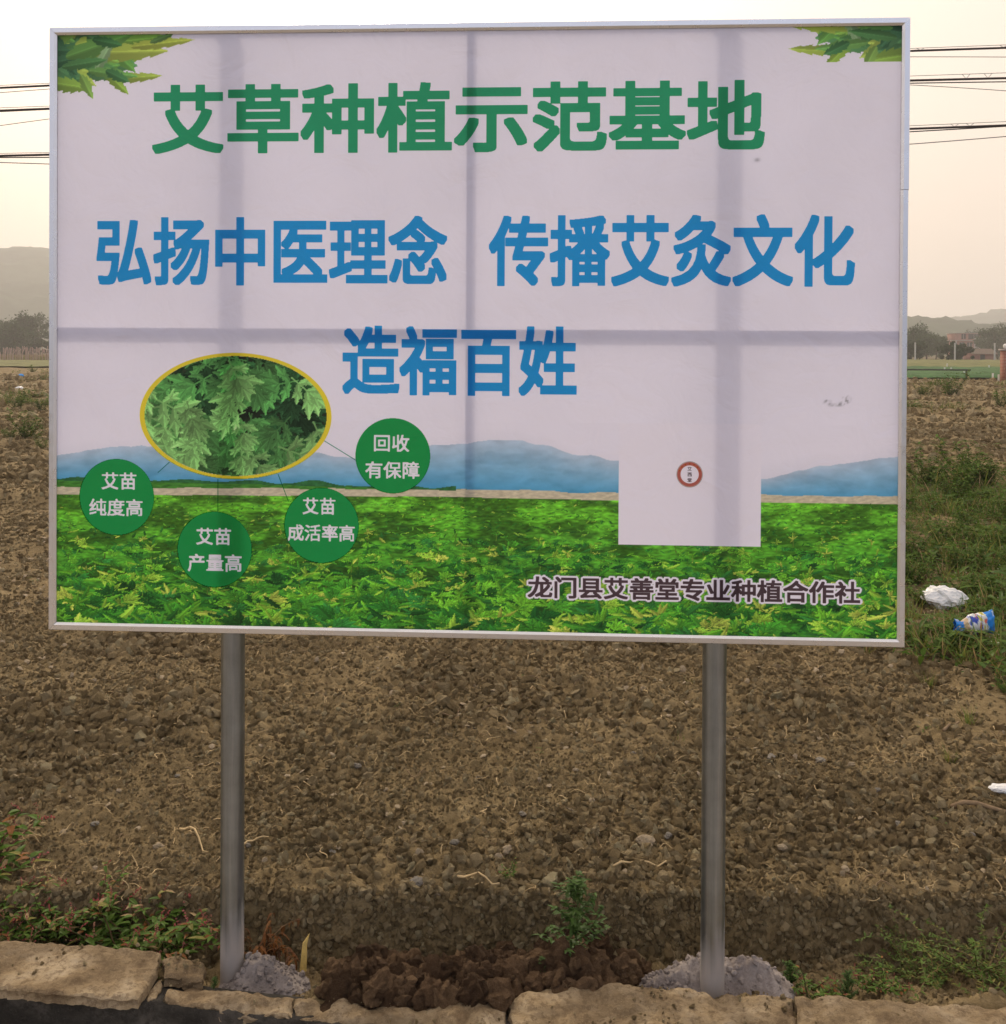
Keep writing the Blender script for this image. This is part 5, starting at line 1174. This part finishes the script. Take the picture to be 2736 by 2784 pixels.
q = atY(2733, 1000, 47.5); bz = float(hlow(q[0], 47.5)); bp_ = empty('brick_pillar', (q[0]+.15, 47.5, bz)); box('pillar_shaft', (-.25, -.25, -.2), (.25, .25, 1.45), M['brick'], bp_); box('pillar_cap', (-.31, -.31, 1.45), (.31, .31, 1.53), M['house_slab'], bp_)
bm = bmesh.new(); bmesh.ops.create_uvsphere(bm, u_segments=20, v_segments=12, radius=.12); me = bpy.data.meshes.new('globe_lamp'); bm.to_mesh(me); bm.free(); me.materials.append(M['globe']); go_ = link(bpy.data.objects.new('globe_lamp', me), bp_); go_.location = (-.12, 0, 1.65)
tag(bp_, 'red brick gate pillar with a round white lamp on top', 'pillar')
for i, (a, b) in enumerate(((2569, 1009), (2587, 1010), (2622, 1022), (2700, 1028), (2716, 1032), (2576, 997), (2690, 1002))):
    q = G(a, b, 0.1); mb = MB(); mb.box((q[0]-.03, q[1]-.03, 0), (q[0]+.03, q[1]+.03, .34)); tag(mb.build('marker_peg', M['globe']), 'short white peg standing in the green crop', 'peg', 'white pegs in the crop')
for a in np.arange(1500, 2900, 108):
    q = atY(a+17, 960, 124); z0 = float(hlow(q[0], 124)); mb = MB(); mb.box((q[0]-.07, 123.93, z0-.2), (q[0]+.07, 124.07, z0+2.15)); tag(mb.build('fence_post', M['conc_post']), 'slim pale concrete fence post in front of the far trees', 'fence post', 'concrete fence posts before the far trees')
# ------------------------------------------------------------------ unfinished red house and a shed
q = atY(2638, 940, 290); hz0 = float(hlow(q[0], 290)); hs = empty('house', (q[0], 290, hz0), R(-8)); Wd, Dp = 10.0, 8.0
def wall(z0, z1, holes, x0=-Wd/2, x1=Wd/2, y=-Dp/2):
    xs_ = sorted({x0, x1, *[h for hh in holes for h in hh[:2]]}); mb = MB()
    for a, b in zip(xs_[:-1], xs_[1:]):
        hh = [h for h in holes if h[0] <= a+1e-6 and h[1] >= b-1e-6]
        if hh:
            mb.box((a, y, z0), (b, y+.25, hh[0][2]));
            if hh[0][3] < z1: mb.box((a, y, hh[0][3]), (b, y+.25, z1))
        else: mb.box((a, y, z0), (b, y+.25, z1))
    mb.build('wall', M['house_red'], hs)
    for h in holes:
        f = box('window', (h[0], y+.16, h[2]), (h[1], y+.2, h[3]), M['dark_open'], hs)
        box('window_frame', (h[0]+(h[1]-h[0])*.5-.05, y+.08, h[2]), (h[0]+(h[1]-h[0])*.5+.05, y+.14, h[3]), M['house_slab'], f)
z = 0
for lv, (z0, z1) in enumerate(((0, 2.6), (2.75, 5.0), (5.15, 7.0))):
    holes = [(-3.9, -2.6, z0+.6, z1-.5), (-1.9, -.6, z0+.5, z1-.5), (.3, 3.0, z0+.15, z1-.4), (3.7, 4.5, z0+.5, z1-.5)] if lv < 2 else [(-3.4, -2.2, z0+.3, z1-.15), (-1.6, 1.4, z0+.3, z1-.15), (2.4, 3.3, z0+.4, z1-.3)]
    wall(z0, z1, holes)
    box('wall', (-Wd/2+.003, -Dp/2+.26, z0), (-Wd/2+.25, Dp/2, z1), M['house_red'], hs); box('wall', (Wd/2-.25, -Dp/2+.26, z0), (Wd/2-.003, Dp/2, z1), M['house_red'], hs); box('wall', (-Wd/2+.26, Dp/2-.25, z0), (Wd/2-.26, Dp/2-.003, z1), M['house_red'], hs)
    box('floor_slab', (-Wd/2-.25, -Dp/2-(.9 if lv < 2 else .3), z1), (Wd/2+.25, Dp/2+.2, z1+.15), M['house_slab'], hs)
    if lv < 2:
        for x in (-4.9, -.1, 4.9): box('pillar', (x-.12, -Dp/2-.8, z0), (x+.12, -Dp/2-.55, z1), M['house_slab'], hs)
        box('balcony_rail', (-.3, -Dp/2-.85, z1+.15), (Wd/2+.2, -Dp/2-.78, z1+.75), M['house_slab'], hs)
tag(hs, 'unfinished red brick house with flat roof and dark window openings', 'house')
q = atY(2662, 960, 180); s0 = float(hlow(q[0], 180)); sh = empty('shed', (q[0], 180, s0), R(6))
box('wall', (-1.9, -1.5, -.1), (1.9, 1.5, 1.15), M['house_red'], sh); mesh('roof', [(-2.3, -2.0, 1.05), (2.3, -2.0, 1.05), (2.3, 0, 1.95), (-2.3, 0, 1.95), (-2.3, 2.0, 1.05), (2.3, 2.0, 1.05), (-2.3, 0, 1.80), (2.3, 0, 1.80)], [(0, 1, 2, 3), (3, 2, 5, 4), (0, 3, 4, 6), (1, 7, 5, 2)], M['roof_tile'], sh); box('door', (-.6, -1.56, -.1), (.2, -1.505, .95), M['dark_open'], sh)
tag(sh, 'low shed with a brown pitched roof in front of the red house', 'shed')

# ------------------------------------------------------------------ hills
def ridge(name, Yc, dep, pts, label, seed, step=9.0, rough=3.0):
    A = np.array([(atY(a, b, Yc)[0], atY(a, b, Yc)[2]) for a, b in pts]); x0, x1 = A[:, 0].min(), A[:, 0].max()
    xs_ = np.arange(x0, x1, step); ts = np.concatenate([np.linspace(-1, 0, 36), np.linspace(.1, 1, 8)])
    X, T = np.meshgrid(xs_, ts); H = np.interp(X, A[:, 0], A[:, 1]); Z = (H+4)*(1-np.abs(T)**1.4*(1+.0*X)) - 8
    n_ = fbm(X*.012, T*dep*.012+Yc, 4, seed); bumps = np.abs(pn(X*.09, T*dep*.09, seed+3))
    Z = Z + (1-np.abs(T))*0 + n_*np.maximum(H, 10)*.16*np.minimum(1, np.abs(T)*3) + rough*bumps + rough*1.0*pn(X*.16, T*dep*.2, seed+5)
    Y_ = Yc + T*dep + 12*pn(X*.01, T*2, seed+7); V = np.stack([X.ravel(), Y_.ravel(), Z.ravel()], 1); nx, ny = len(xs_), len(ts); i = (np.arange(ny-1)[:, None]*nx + np.arange(nx-1)[None]).ravel()
    o = mesh(name, V, np.stack([i, i+1, i+nx+1, i+nx], 1), M['forest'], None, True); tag(o, label, None, None, 'structure')
ridge('mountain', 950, 400, [(-2600, 880), (-1600, 800), (-900, 745), (-400, 715), (0, 690), (60, 680), (110, 670), (134, 672), (300, 690), (600, 740), (900, 800), (1300, 850), (1700, 890), (2100, 905)], 'hazy wooded mountain behind the left tree row', 2, 7.0, 4.0)
ridge('hill', 620, 200, [(1300, 900), (1700, 880), (2100, 852), (2300, 840), (2470, 845), (2520, 852), (2570, 853), (2620, 868), (2680, 872), (2720, 862), (2800, 858), (3200, 840), (4200, 880)], 'hazy green hill behind the red house', 5, 5.0, 2.6)
ridge('hill', 1250, 300, [(1700, 900), (2200, 880), (2500, 860), (2600, 858), (2660, 846), (2720, 836), (2800, 838), (3100, 825), (3600, 850), (4800, 890)], 'farther pale hill showing above the nearer right hill', 8, 9.0, 4.0)

# ------------------------------------------------------------------ haze
m, nt_, out = newmat('haze_air'); pv = nd(nt_, 'ShaderNodeVolumePrincipled', {'Color': (.975, .955, .95, 1), 'Density': .0008, 'Anisotropy': .45}); nt_.links.new(pv.outputs[0], out.inputs['Volume'])
hz_ = box('haze', (-2700, -70, -16), (2700, 3300, 112), m); tag(hz_, 'thin pale dusty haze filling the air over the fields', None, None, 'stuff')
